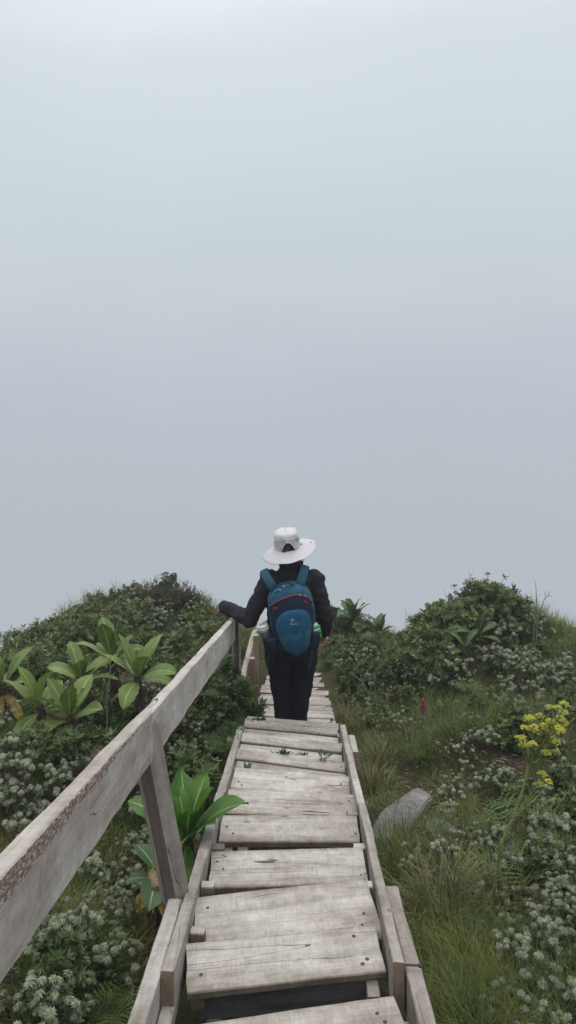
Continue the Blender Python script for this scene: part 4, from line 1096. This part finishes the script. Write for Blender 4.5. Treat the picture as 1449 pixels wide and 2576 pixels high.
hand(bd, (-.522, .205, .952), (-.30, .80, -.52), (-.1, .4, 1), .35, 1)
hand(bd, (.250, .105, .785), (-.22, .50, -.80), (.6, .6, .5), .75, -1)
remeshed(bd, 'body', M_SKIN, person, .0055, 2)
# face details (front side)
fm = MB()
for s in (-1, 1): fm.ball((s * .030, .112, 1.533), (.012, .008, .007), 10, 6)
fm.build('eyes', mat_plain('eye_white', (.6, .6, .58), .3, .05), person, True)
fm = MB(); fm.tube([(-.022, .112, 1.458), (0, .122, 1.460), (.022, .112, 1.458)], [.004, .007, .004], 8); fm.build('mouth', mat_plain('lip', (.30, .11, .10), .5, .05), person, True)
hr = MB(); hr.ball((-.028, .012, 1.53), (.076, .088, .105), 18, 12); hr.ball((-.040, -.072, 1.478), (.047, .034, .050), 16, 10)
for s in (-1, 1): hr.tube([(s * .05, -.05, 1.50), (s * .045, -.06, 1.43), (s * .02, -.055, 1.39)], [.03, .022, .012], 8)
def hairf(p): return .006 * mnoise.noise(Vector((p.x * 60 + p.z * 30, p.y * 20, p.z * 90)))
hair = remeshed(hr, 'hair', M_HAIR, person, .006, 2, hairf)
# clip the hair away from the face
# jacket
jk = MB()
jk.tube([(0, .01, .735), (0, .0, .80), (0, 0, .90), (0, 0, 1.02), (0, 0, 1.14), (0, 0, 1.22), (0, 0, 1.275), (0, .0, 1.315), (0, .01, 1.345)],
        [(.135, .215), (.140, .218), (.128, .198), (.12, .186), (.125, .192), (.115, .190), (.100, .162), (.086, .122), (.078, .098)], 30, up=(0, 1, 0))
jk.tube([(0, .0, 1.30), (0, .005, 1.36), (0, .01, 1.400)], [.092, .086, .082], 20, up=(0, 1, 0))
def sleeve(A, r, cuff, fold):
    p = [lerp3(A['sh'], (0, 0, 1.22), .45), A['sh'], lerp3(A['sh'], A['el'], .45), A['el'], lerp3(A['el'], A['wr'], .5), A['wr']]
    jk.tube(p, r, 16); jk.ball(A['el'], r[3] * 1.02, 12, 8); jk.ball(A['sh'], r[1] * 1.0, 12, 8)
    w = Vector(A['wr']); d = (w - Vector(A['el'])).normalized(); jk.tube([w - d * .01, w + d * cuff], [r[-1] * 1.0, r[-1] * .86], 14)
sleeve(A_L, [.09, .082, .073, .066, .060, .054], .062, 1)
sleeve(A_R, [.09, .080, .068, .060, .056, .052], .03, 1)
def jackf(p):
    n = .013 * mnoise.noise(p * 9) + .009 * mnoise.noise(Vector((p.x * 14, p.y * 14, p.z * 30)))
    # gathers round the elbow of the bent left arm
    e = math.exp(-((p - Vector(A_L['el'])).length / .10) ** 2)
    n += .004 * e * math.sin((p.x * .8 - p.z * .6) * 80 + 4 * mnoise.noise(p * 8))
    if p.x < -.33: n += .0018 * math.sin(p.x * 90 + 4 * mnoise.noise(p * 9))
    if p.z < .82: n += .005 * math.sin(math.atan2(p.y, p.x) * 9)
    return n
remeshed(jk, 'jacket', M_JACK, person, .0075, 4, jackf)
tr = MB()
tr.tube([(0, .0, .90), (0, -.005, .80), (0, -.005, .73), (0, 0, .66)], [(.115, .165), (.135, .200), (.137, .208), (.115, .19)], 26, up=(0, 1, 0))
for s in (-1, 1):
    xo = lambda z: s * (.098 if z > .5 else .070 + (z - .05) * .062)
    tr.tube([(s * .100, .0, .76), (s * .100, .0, .62), (s * .090, .01, .46), (s * .078, .005, .30), (s * .069, .0, .16), (s * .066, .0, .045)],
            [(.118, .108), (.112, .104), (.092, .086), (.082, .073), (.076, .064), (.074, .060)], 20, up=(0, 1, 0))
def trouf(p):
    return .008 * mnoise.noise(Vector((p.x * 12, p.y * 12, p.z * 7))) + .008 * mnoise.noise(Vector((p.x * 18, p.y * 18, p.z * 36)))
remeshed(tr, 'trousers', M_TROU, person, .008, 4, trouf)
for s in (-1, 1):
    b = MB(); b.tube([(s * .066, -.05, .05), (s * .068, .03, .048), (s * .07, .12, .036), (s * .072, .19, .026)], [(.048, .040), (.050, .044), (.036, .046), (.022, .036)], 14, up=(0, 0, 1))
    b.tube([(s * .066, -.01, .05), (s * .066, -.01, .13)], [.05, .048], 12); b.box((s * .069, .065, .008), (.085, .27, .016)); b.build('boot', M_SHOE, person, True)

# hat
hat = empty('hat_pivot'); bpy.data.objects.remove(hat)
hat_rot = Matrix.Rotation(R(-7), 4, 'Y') @ Matrix.Rotation(R(4), 4, 'X') @ Matrix.Rotation(R(10), 4, 'Z')
HC = Vector((-.034, .008, 1.540))
def hp(p): return HC + (hat_rot @ Vector(p))
crown = MB(); NS = 48
prof = [(.0, .116), (.035, .1155), (.062, .112), (.081, .105), (.092, .090), (.0955, .062), (.0965, .047), (.098, .030), (.100, .008), (.101, -.012), (.101, -.022)]
V = []
for (r, z) in prof:
    for k in range(NS):
        a = 2 * PI * k / NS; wr_ = .0035 * math.sin(5 * a + z * 60) * (1 if r > .04 else .3) + .0022 * math.sin(11 * a + z * 40)
        rr = r + wr_
        V.append(tuple(hp((rr * .96 * math.cos(a), rr * 1.08 * math.sin(a), z + .003 * math.sin(3 * a + 1) * (r > .05)))))
# an arch is left open at the back for the hair
F = []; M_ = []
def in_arch(k, i):
    a = 2 * PI * (k + .5) / NS; da = (a - R(264)) * 1; z = (prof[i][1] + prof[i + 1][1]) / 2
    return abs(da) < .55 and z < .052 - .0 - (da / .55) ** 2 * .06 + .0
for i in range(len(prof) - 1):
    for k in range(NS):
        if in_arch(k, i): continue
        k2 = (k + 1) % NS; F.append((i * NS + k, i * NS + k2, (i + 1) * NS + k2, (i + 1) * NS + k)); M_.append(1 if 5 <= i < 8 else 0)
crown.add(V, F); crown.m = M_
crown.build('hat_crown', [M_HAT, M_HATB], person, True)
hs = MB()   # seams, eyelets and the trim round the opening
ring = lambda z, r, n=48: [tuple(hp(((r) * .96 * math.cos(2 * PI * k / n), r * 1.08 * math.sin(2 * PI * k / n), z))) for k in range(n + 1) if abs(2 * PI * k / n - R(264)) > .30 or z > .055]
hs.tube(ring(.060, .0965), .0010, 4, cap=False)
hs.tube([tuple(hp((r * .96 * math.cos(R(250)), r * 1.08 * math.sin(R(250)), z + .001))) for r, z in prof[:6]], .0010, 4, cap=False)
hs.tube([tuple(hp((r * .96 * math.cos(R(70)), r * 1.08 * math.sin(R(70)), z + .001))) for r, z in prof[:6]], .0010, 4, cap=False)
hs.build('hat_seam', mat_plain('grey_thread', (.22, .22, .23), .8, .1), person)
hs = MB(); hs.tube([tuple(hp((.1015 * .96 * math.cos(R(264) + t * .56), .1025 * 1.08 * math.sin(R(264) + t * .56), .055 - t * t * .072 + .0))) for t in np.linspace(-1, 1, 17)], .0042, 6, cap=True)
hs.build('hat_opening_trim', M_HAT, person, True)
hs = MB(); hs.ball(tuple(hp((.099 * .96 * math.cos(R(318)), .099 * 1.08 * math.sin(R(318)), .048))), .0045, 8, 6); hs.ball(tuple(hp((.185 * math.cos(R(335)), .185 * math.sin(R(335)), .012))), .0050, 8, 6)
hs.build('hat_eyelet', M_BLK, person, True)
brim = MB(); V = []; nr_ = 9
for top in (0, 1):
    for i in range(nr_ + 1):
        t = i / nr_
        for k in range(96):
            a = 2 * PI * k / 96; r = .100 + t * (.104 + .008 * math.cos(a) + .006 * math.sin(2 * a + 1))
            z = -.018 - t * .020 + t * t * (.010 * math.sin(2 * a - .8) + .026 * math.cos(a + .2)) - .034 * t * max(0, math.sin(a)) - .040 * t * max(0, -math.sin(a)) + .0012 * math.sin(t * nr_ * PI * .98) * (1 if top else 0) + .0022 * t * math.sin(9 * a + 1)
            V.append(tuple(hp((r * .98 * math.cos(a), r * 1.04 * math.sin(a), z + (0 if top else -.0025)))))
F = []
for top in (0, 1):
    b = top * (nr_ + 1) * 96
    for i in range(nr_):
        for k in range(96):
            k2 = (k + 1) % 96; f = (b + i * 96 + k, b + (i + 1) * 96 + k, b + (i + 1) * 96 + k2, b + i * 96 + k2); F.append(f if top else f[::-1])
e0, e1 = nr_ * 96, (nr_ + 1) * 96 + nr_ * 96
for k in range(96): k2 = (k + 1) % 96; F.append((e0 + k, e0 + k2, e1 + k2, e1 + k))
brim.add(V, F)
def mat_brim():
    m = fabric('hat_brim_cloth', (.445, .42, .45), .9, .2, 250, .05); return m
brim.build('hat_brim', mat_brim(), person, True)
cd = MB()
cd.tube([(.078, .0, 1.50), (.083, .0, 1.455), (.088, -.005, 1.425), (.085, -.01, 1.395)], .0028, 6)
cd.tube([(.075, -.02, 1.47), (.060, -.04, 1.440), (.082, -.02, 1.405)], .0024, 6); cd.ball((.080, -.008, 1.400), (.008, .006, .010), 8, 6)
cd.build('chin_cord', M_BLK, person, True)

# ------------------------------------------------------------------ backpack
PB = Vector((HX, HY - .135, HZ + .745))      # bottom centre of the panel that lies on the back
pack = empty('backpack', PB, label='blue and navy daypack with red zip worn on the hiker back', cat='backpack')
PH = .575
def PX(px, py): return ((px - 725) / 2105.0, (2185 - py) / 1185.0 * PH)
OUT = [PX(*p) for p in [(700, 1000), (560, 1040), (450, 1090), (385, 1170), (355, 1260), (362, 1400), (378, 1560), (400, 1700), (425, 1850), (450, 2000), (520, 2090), (640, 2140), (780, 2185), (900, 2160), (1000, 2090), (1040, 1960), (1080, 1760), (1092, 1560), (1078, 1400), (1050, 1280), (1000, 1140), (900, 1035), (800, 1005)]]
def smooth_loop(P, n=72):
    P = np.array(P); m = len(P); out = []
    for k in range(n):
        t = k / n * m; i = int(t); f = t - i; p0, p1, p2, p3 = P[(i - 1) % m], P[i % m], P[(i + 1) % m], P[(i + 2) % m]
        out.append(.5 * ((2 * p1) + (-p0 + p2) * f + (2 * p0 - 5 * p1 + 4 * p2 - p3) * f * f + (-p0 + 3 * p1 - 3 * p2 + p3) * f ** 3))
    return np.array(out)
OL = smooth_loop(OUT, 90)
def span(z):
    """left and right edge of the outline at height z"""
    xs_ = []
    for k in range(len(OL)):
        a, b = OL[k], OL[(k + 1) % len(OL)]
        if (a[1] - z) * (b[1] - z) <= 0 and abs(a[1] - b[1]) > 1e-6: xs_.append(a[0] + (b[0] - a[0]) * (z - a[1]) / (b[1] - a[1]))
    return (min(xs_), max(xs_)) if len(xs_) > 1 else None
def surf(x, z):
    """how far the pack bulges towards the viewer"""
    s = span(min(max(z, .004), PH - .004))
    if not s: return .02
    u = (x - (s[0] + s[1]) / 2) / max(.01, (s[1] - s[0]) / 2); u = min(1, abs(u)); t = z / PH
    zz = min(1, abs((t - .46) / .54)); prof_ = (1 - zz ** 3.2) ** .5
    return .045 + (.135 - .03 * t) * prof_ * (1 - u ** 3.0) ** .5
def SH(y): return .30 * max(0, -y - .045)
def patch(loop, offs, pillow=0.0, rings=9, name='', mat=None, n=72, closed_back=True, wob=0.0):
    Lp = smooth_loop(loop, n); c = Lp.mean(0); m = MB(); V = []
    for i in range(rings + 1):
        t = i / rings
        for p in Lp:
            q = c + (p - c) * t; y = -surf(q[0], q[1]) - offs * (1 if i < rings else .2) - pillow * (1 - t ** 4)
            y -= wob * mnoise.noise(Vector((q[0] * 25, q[1] * 18, 3))) * (1 - t ** 3)
            V.append((q[0], y, q[1] + SH(y)))
    F = []
    for i in range(rings):
        for k in range(n):
            k2 = (k + 1) % n; F.append((i * n + k, (i + 1) * n + k, (i + 1) * n + k2, i * n + k2))
    m.add(V, F); return m.build(name, mat, pack, True)
m = MB(); V = []; n = 90; rings = 14
for i in range(rings + 1):
    t = math.sin(i / rings * PI / 2)
    for p in OL:
        c = np.array([.01, PH * .5]); q = c + (p - c) * t; yy = -surf(q[0], q[1]) - .003 * mnoise.noise(Vector((q[0] * 22, q[1] * 22, 8))); V.append((q[0], yy, q[1] + SH(yy)))
for p in OL: V.append((p[0] * .96, .02, PH * .5 + (p[1] - PH * .5) * .97))
V.append((.01, .02, PH * .5))
F = []
for i in range(rings + 1):
    for k in range(n): k2 = (k + 1) % n; F.append((i * n + k, (i + 1) * n + k, (i + 1) * n + k2, i * n + k2))
for k in range(n): F.append(((rings + 1) * n + k, (rings + 2) * n, (rings + 1) * n + (k + 1) % n))
m.add(V, F); m.build('main_compartment', M_BLUE, pack, True)
zipc = [(385, 1368), (440, 1318), (500, 1275), (600, 1225), (700, 1190), (770, 1172), (830, 1165), (890, 1175), (940, 1198), (1000, 1250), (1060, 1335)]
navy = [PX(*p) for p in zipc] + [PX(*p) for p in [(1078, 1420), (1080, 1600), (1070, 1760), (1030, 1950), (985, 2080), (880, 2150), (780, 2165), (640, 2120), (530, 2070), (465, 1980), (430, 1830), (405, 1680), (385, 1540), (374, 1440)]]
patch(navy, .004, .0, 12, 'navy_panel', M_NAVY, 96, wob=.004)
zp = MB(); zpts = []
for a, b in zip(zipc, zipc[1:]):
    for f in np.linspace(0, 1, 4)[:-1]:
        x, z = PX(a[0] + (b[0] - a[0]) * f, a[1] + (b[1] - a[1]) * f); zpts.append((x, -surf(x, z) - .006, z + SH(-surf(x, z))))
zp.tube(zpts, .0045, 6); zp.build('zip', M_RED, pack, True)
pocket = [PX(*p) for p in [(600, 1440), (720, 1402), (850, 1390), (950, 1425), (1010, 1510), (1032, 1620), (1035, 1780), (1028, 1930), (1008, 2070), (960, 2130), (880, 2172), (780, 2192), (700, 2165), (640, 2095), (590, 2010), (540, 1910), (505, 1800), (475, 1690), (495, 1570), (540, 1495)]]
pk = patch(pocket, .007, .016, 12, 'front_pocket', M_BLUEL, 96, wob=.010)
def on_pocket(px, py, extra=.0):
    x, z = PX(px, py); c = smooth_loop(pocket, 96).mean(0); return (x, -surf(x, z) - .007 - .016 - extra, z + SH(-surf(x, z) - .023))
for lp in ([(560, 1790), (625, 1810), (640, 1900), (670, 2030), (690, 2120), (630, 2060), (580, 1960), (545, 1880)], [(930, 1740), (1022, 1745), (1020, 1880), (1000, 2020), (930, 1990), (925, 1870)]):
    L_ = smooth_loop([PX(*p) for p in lp], 40); c = L_.mean(0); mm = MB(); V = []
    cc = smooth_loop(pocket, 96); 
    cen = cc.mean(0)
    def tpar(q):
        d = q - cen; a = math.atan2(d[1], d[0]); A_ = np.arctan2(cc[:, 1] - cen[1], cc[:, 0] - cen[0]); j = int(np.argmin(np.abs(np.angle(np.exp(1j * (A_ - a)))))); return min(1, np.linalg.norm(d) / np.linalg.norm(cc[j] - cen))
    for i in range(9):
        t = i / 8
        for p in L_:
            q = c + (p - c) * t; tt = tpar(q); yy = -surf(q[0], q[1]) - .0095 - .016 * (1 - tt ** 4) - .0022 * math.sin(q[1] * 520 + q[0] * 60); V.append((q[0], yy, q[1] + SH(yy)))
    F = []
    for i in range(8):
        for k in range(40): k2 = (k + 1) % 40; F.append((i * 40 + k, (i + 1) * 40 + k, (i + 1) * 40 + k2, i * 40 + k2))
    mm.add(V, F); mm.build('stretch_panel', M_MESH, pack, True)
# side pockets
def side_pocket(cx, z0, z1, w, dep, s):
    mm = MB(); V = []; nn = 24; pr = [(0, .55), (.15, .85), (.5, 1), (.9, 1.02), (1, 1.0)]
    mm.tube([(cx + s * .012 * (1 - f), -.085, z0 + (z1 - z0) * f) for f, _ in pr], [(dep * r, w * r) for _, r in pr], nn, up=(0, 1, 0), cap=True)
    return mm.build('side_pocket', M_NAVY, pack, True)
side_pocket(-.155, .035, .165, .058, .065, 1); side_pocket(.178, .06, .215, .040, .06, -1)
# bottom base strip, webbing and loose straps
for pts in ([(380, 2090), (372, 2160), (350, 2300), (345, 2420)], [(425, 2120), (430, 2200), (432, 2300)], [(1035, 2060), (1045, 2160), (1035, 2300), (1000, 2480)], [(1060, 2080), (1062, 2200), (1050, 2320)]):
    st_ = MB(); P3 = [(PX(*p)[0], -.03, PX(*p)[1]) for p in pts]; st_.tube(P3, [(.0015, .0075 if pts[0][0] > 1000 else .004)] * len(P3), 6, up=(0, 1, 0)); st_.build('loose_strap', M_TEAL, pack)
# shoulder straps, over the shoulders to the chest
for s, pts in ((-1, [(470, 1090), (400, 980), (330, 905), (300, 880)]), (1, [(830, 1050), (870, 950), (905, 860), (925, 810)])):
    P3 = []
    for j, p in enumerate(pts):
        x, z = PX(*p); P3.append((x, (-.075, -.055, -.015, .035)[j] + (.0), z + (.0, -.012, -.008, -.006)[j]))
    x, _, z = P3[-1]; P3 += [(x + s * .004, .10, z - .015), (x + s * .01, .185, z - .09), (x + s * .02, .215, z - .22), (x + s * .04, .18, z - .36)]
    mm = MB(); mm.tube(P3, [(.007, .036), (.008, .034), (.008, .034), (.008, .034), (.008, .034), (.008, .032), (.007, .028), (.004, .014)], 12, up=(0, -1, .6)); mm.build('shoulder_strap', M_TEAL, pack, True)
mm = MB(); mm.tube([(PX(510, 1000)[0], -.075, PX(0, 1010)[1]), (PX(600, 985)[0], -.105, PX(0, 985)[1] + .008), (PX(690, 975)[0], -.105, PX(0, 975)[1] + .008), (PX(750, 990)[0], -.075, PX(0, 1000)[1])], [(.004, .010)] * 4, 8, up=(0, 0, 1)); mm.build('haul_loop', M_NAVY, pack, True)
mm = MB(); x, z = PX(605, 1005); mm.box((x, -.112, z + .004), (.012, .004, .014)); mm.build('tag', M_TAN, pack)
# zip pulls, red tabs, marks
mm = MB()
for (a, b) in ((545, 1098), (850, 1178), (925, 1195)):
    x, z = PX(a, b); y = -surf(x, z) - .010; z += SH(y); mm.tube([(x + .006 * math.cos(w), y, z + .006 * math.sin(w)) for w in np.linspace(0, 6.283, 10)], .0016, 5)
mm.build('zip_pull', M_PULL, pack)
mm = MB()
for pts in ([(545, 1100), (500, 1125), (470, 1150)], [(850, 1175), (872, 1140), (893, 1110)], [(875, 1185), (905, 1195), (930, 1205)]):
    P3 = [];
    for p in pts: x, z = PX(*p); P3.append((x, -surf(x, z) - .008, z + SH(-surf(x, z))))
    mm.tube(P3, .0028, 5)
mm.build('pull_cord', M_BLK, pack)
for (a, b, w_, h_, an) in ((478, 1378, .038, .011, 22), (935, 1275, .036, .012, -24)):
    x, z = PX(a, b); mm = MB(); sl = (surf(x + .012, z) - surf(x - .012, z)) / .024
    mm.box((0, 0, 0), (w_, .004, h_), rot=Matrix.Rotation(R(-an), 3, 'Y')); o = mm.build('red_tab', M_RED, pack); o.location = (x, -surf(x, z) - .010, z + SH(-surf(x, z))); o.rotation_euler = (0, 0, -math.atan(sl))
lg = MB(); x, y, z = on_pocket(745, 1562, .004)
pts = [(x - .0045 + .0095 * math.cos(w), y, z + .0085 * math.sin(w)) for w in np.linspace(.5, 5.8, 14)]; lg.tube(pts, .0018, 5)
lg.build('emblem_ring', mat_plain('pale_print', (.6, .55, .58), .5, .05), pack)
lg = MB(); lg.tube([(x + .006, y - .0005, z + .018), (x + .0065, y - .0005, z - .010)], .0022, 5); lg.tube([(x - .002, y - .0005, z + .001), (x + .006, y - .0005, z + .0015)], .0018, 5); lg.build('emblem_bar', M_RED, pack)
tx = bpy.data.curves.new('word_mark', 'FONT'); tx.body = 'deuter'; tx.size = .021; tx.align_x = 'CENTER'; tx.extrude = .0006; tx.materials.append(mat_plain('grey_print', (.42, .46, .50), .5, .05))
to = bpy.data.objects.new('word_mark', tx); COL.objects.link(to); to.parent = pack
x, y, z = on_pocket(755, 1622, .0035); to.location = (x, y, z - .006); to.rotation_euler = (R(90), 0, 0)
dg = bpy.context.evaluated_depsgraph_get(); me = bpy.data.meshes.new_from_object(to.evaluated_get(dg)); loc = to.location.copy(); bpy.data.objects.remove(to)
to = bpy.data.objects.new('word_mark', me); COL.objects.link(to); to.parent = pack; to.location = loc; to.rotation_euler = (R(90), 0, 0)
pack.rotation_euler = (R(3), 0, 0)
# bottle in the left side pocket
bt = empty('water_bottle', PB + Vector((-.192, -.080, .155)), label='clear water bottle with a white lid in the left side pocket of the backpack', cat='bottle')
bt.rotation_euler = (R(8), R(-14), 0)
m = MB(); m.tube([(0, 0, -.085), (0, 0, -.06), (0, 0, .03), (0, 0, .052)], [.030, .034, .035, .033], 22); m.build('bottle_body', mat_plain('smoky_plastic', (.09, .10, .105), .25, .1, spec=.6), bt, True)
m = MB(); m.tube([(0, 0, .052), (0, 0, .056), (0, 0, .090), (0, 0, .095)], [.035, .0385, .0385, .034], 24)
for k in range(24): a = k * PI / 12; m.tube([(.0385 * math.cos(a), .0385 * math.sin(a), .058), (.0385 * math.cos(a), .0385 * math.sin(a), .088)], .0018, 4)
m.tube([(0, 0, .093), (0, 0, .100)], [.040, .040], 22); m.build('lid', mat_plain('white_plastic', (.62, .62, .60), .4, .04, spec=.5), bt, True)
m = MB(); m.tube([(-.008, 0, .098), (-.008, 0, .118), (-.010, 0, .128)], [.017, .015, .012], 14); m.tube([(.018, 0, .098), (.028, 0, .122), (.030, 0, .130)], [(.007, .012)] * 3, 8); m.build('spout', mat_plain('clear_plastic', (.50, .51, .50), .25, .04, spec=.6), bt, True)
pkt = empty('tissue_packet', PB + Vector((.180, -.10, .248)), label='green and white packet sticking out of the right side pocket of the backpack', cat='packet')
pkt.rotation_euler = (R(-12), R(-12), 0)
m = MB(); m.box((0, 0, -.045), (.052, .022, .085)); m.build('wrapper', mat_plain('green_wrapper', (.03, .36, .08), .35, .2, 60), pkt)
m = MB(); m.box((-.004, -.002, .006), (.034, .018, .022), rot=Matrix.Rotation(R(-14), 3, 'Y')); m.box((0, -.0125, -.030), (.046, .002, .007), rot=Matrix.Rotation(R(-10), 3, 'Y')); m.build('white_label', mat_plain('white_wrapper', (.68, .70, .68), .4, .05), pkt)

# unused prototypes would sit at the origin: drop them
for lst in (TALL, SP, E, S1, S2, HE, SE, FE, FD):
    for p in lst:
        if p.name not in used:
            for k in KIDS[p.name]: bpy.data.objects.remove(k)
            bpy.data.objects.remove(p)

HAZE = .003
if HAZE:
    hm = bpy.data.materials.new('thin_mist'); hm.use_nodes = True; nt = hm.node_tree; nt.nodes.remove(nt.nodes['Principled BSDF'])
    pv = nt.nodes.new('ShaderNodeVolumePrincipled'); pv.inputs['Density'].default_value = HAZE; pv.inputs['Color'].default_value = (.93, .96, 1, 1); pv.inputs['Anisotropy'].default_value = .3
    nt.links.new(pv.outputs[0], nt.nodes['Material Output'].inputs['Volume'])
    zmin = min(v.co.z for v in g.data.vertices) - 1
    m = MB(); xa = [v.co.x for v in g.data.vertices]; ya = [v.co.y for v in g.data.vertices]; zb = max(v.co.z for v in g.data.vertices) + .6
    m.box(((min(xa) + max(xa)) / 2, (min(ya) + max(ya)) / 2, (zb + zmin) / 2), (max(xa) - min(xa) + 2, max(ya) - min(ya) + 2, zb - zmin)); o = m.build('haze', hm); props(o, 'thin cold mist hanging in the air over the ridge', 'haze', kind='stuff')

# ------------------------------------------------------------------ sky, light, camera
w = bpy.data.worlds.new('World'); scene.world = w; w.use_nodes = True; nt = w.node_tree
bg = nt.nodes['Background']; tc = N(nt, 'ShaderNodeTexCoord'); sep = N(nt, 'ShaderNodeSeparateXYZ'); link(nt, tc.outputs['Generated'], sep.inputs[0])
SUN_EL, SUN_RZ = R(62), R(-8)
sky = N(nt, 'ShaderNodeTexSky'); sky.sky_type = 'NISHITA'; sky.sun_disc = False; sky.sun_elevation = SUN_EL; sky.sun_rotation = SUN_RZ
zn = math_(nt, 'MULTIPLY_ADD', sep.outputs[2], .5, .5)
nz = texnoise(nt, mapping(nt, tc.outputs['Generated'], (1.6, 1.6, 2.2)), 1.3, 2, .5)
zn = math_(nt, 'ADD', zn, math_(nt, 'MULTIPLY', math_(nt, 'SUBTRACT', nz, .5), .08))
# the cloud is a little brighter towards the hidden sun
dt = N(nt, 'ShaderNodeVectorMath', operation='DOT_PRODUCT'); link(nt, tc.outputs['Generated'], dt.inputs[0]); dt.inputs[1].default_value = Vector((-.04, .93, .37)).normalized()
gl = math_(nt, 'POWER', math_(nt, 'MAXIMUM', dt.outputs['Value'], 0.0), 30.0)
zn = math_(nt, 'ADD', zn, math_(nt, 'MULTIPLY', gl, .045))
n2 = texnoise(nt, mapping(nt, tc.outputs['Generated'], (1.0, 1.0, 3.5)), 2.6, 3, .5)
zn = math_(nt, 'ADD', zn, math_(nt, 'MULTIPLY', math_(nt, 'SUBTRACT', n2, .5), .06))
# fog and cloud brightness by elevation: z=-1 -> 0, horizon -> .5, zenith -> 1
fog = ramp(nt, zn, [(0, (.05, .055, .06)), (.20, (.15, .165, .18)), (.285, (.480, .528, .572)), (.37, (.478, .528, .575)), (.44, (.495, .555, .615)), (.52, (.575, .64, .695)), (.60, (.645, .715, .765)), (.67, (.705, .775, .825)), (.80, (1.25, 1.30, 1.34)), (1.0, (2.6, 2.6, 2.6))])
sc_ = N(nt, 'ShaderNodeVectorMath', operation='SCALE'); link(nt, sky.outputs[0], sc_.inputs[0]); sc_.inputs['Scale'].default_value = .05
tot = mixc(nt, .06, fog, sc_.outputs[0])
link(nt, tot, bg.inputs[0]); bg.inputs[1].default_value = 1.0
sl = bpy.data.lights.new('sun', 'SUN'); sl.energy = .8; sl.angle = R(25); sl.color = (1, .97, .93)
so = bpy.data.objects.new('sun', sl); COL.objects.link(so); so.rotation_euler = (R(90) - SUN_EL, 0, R(172)); so.location = (0, 0, 20)
cam = bpy.data.cameras.new('camera'); co = bpy.data.objects.new('camera', cam); COL.objects.link(co)
co.location = (0, 0, CAMZ); co.rotation_euler = (R(90) - PITCH, 0, 0)
cam.sensor_fit = 'VERTICAL'; cam.sensor_height = 24; cam.lens = 24 * FPX / 2576; cam.clip_start = .05; cam.clip_end = 1000
scene.camera = co
scene.view_settings.view_transform = 'Standard'; scene.view_settings.look = 'None'; scene.view_settings.exposure = 0; scene.view_settings.gamma = 1
scene.cycles.max_bounces = 6
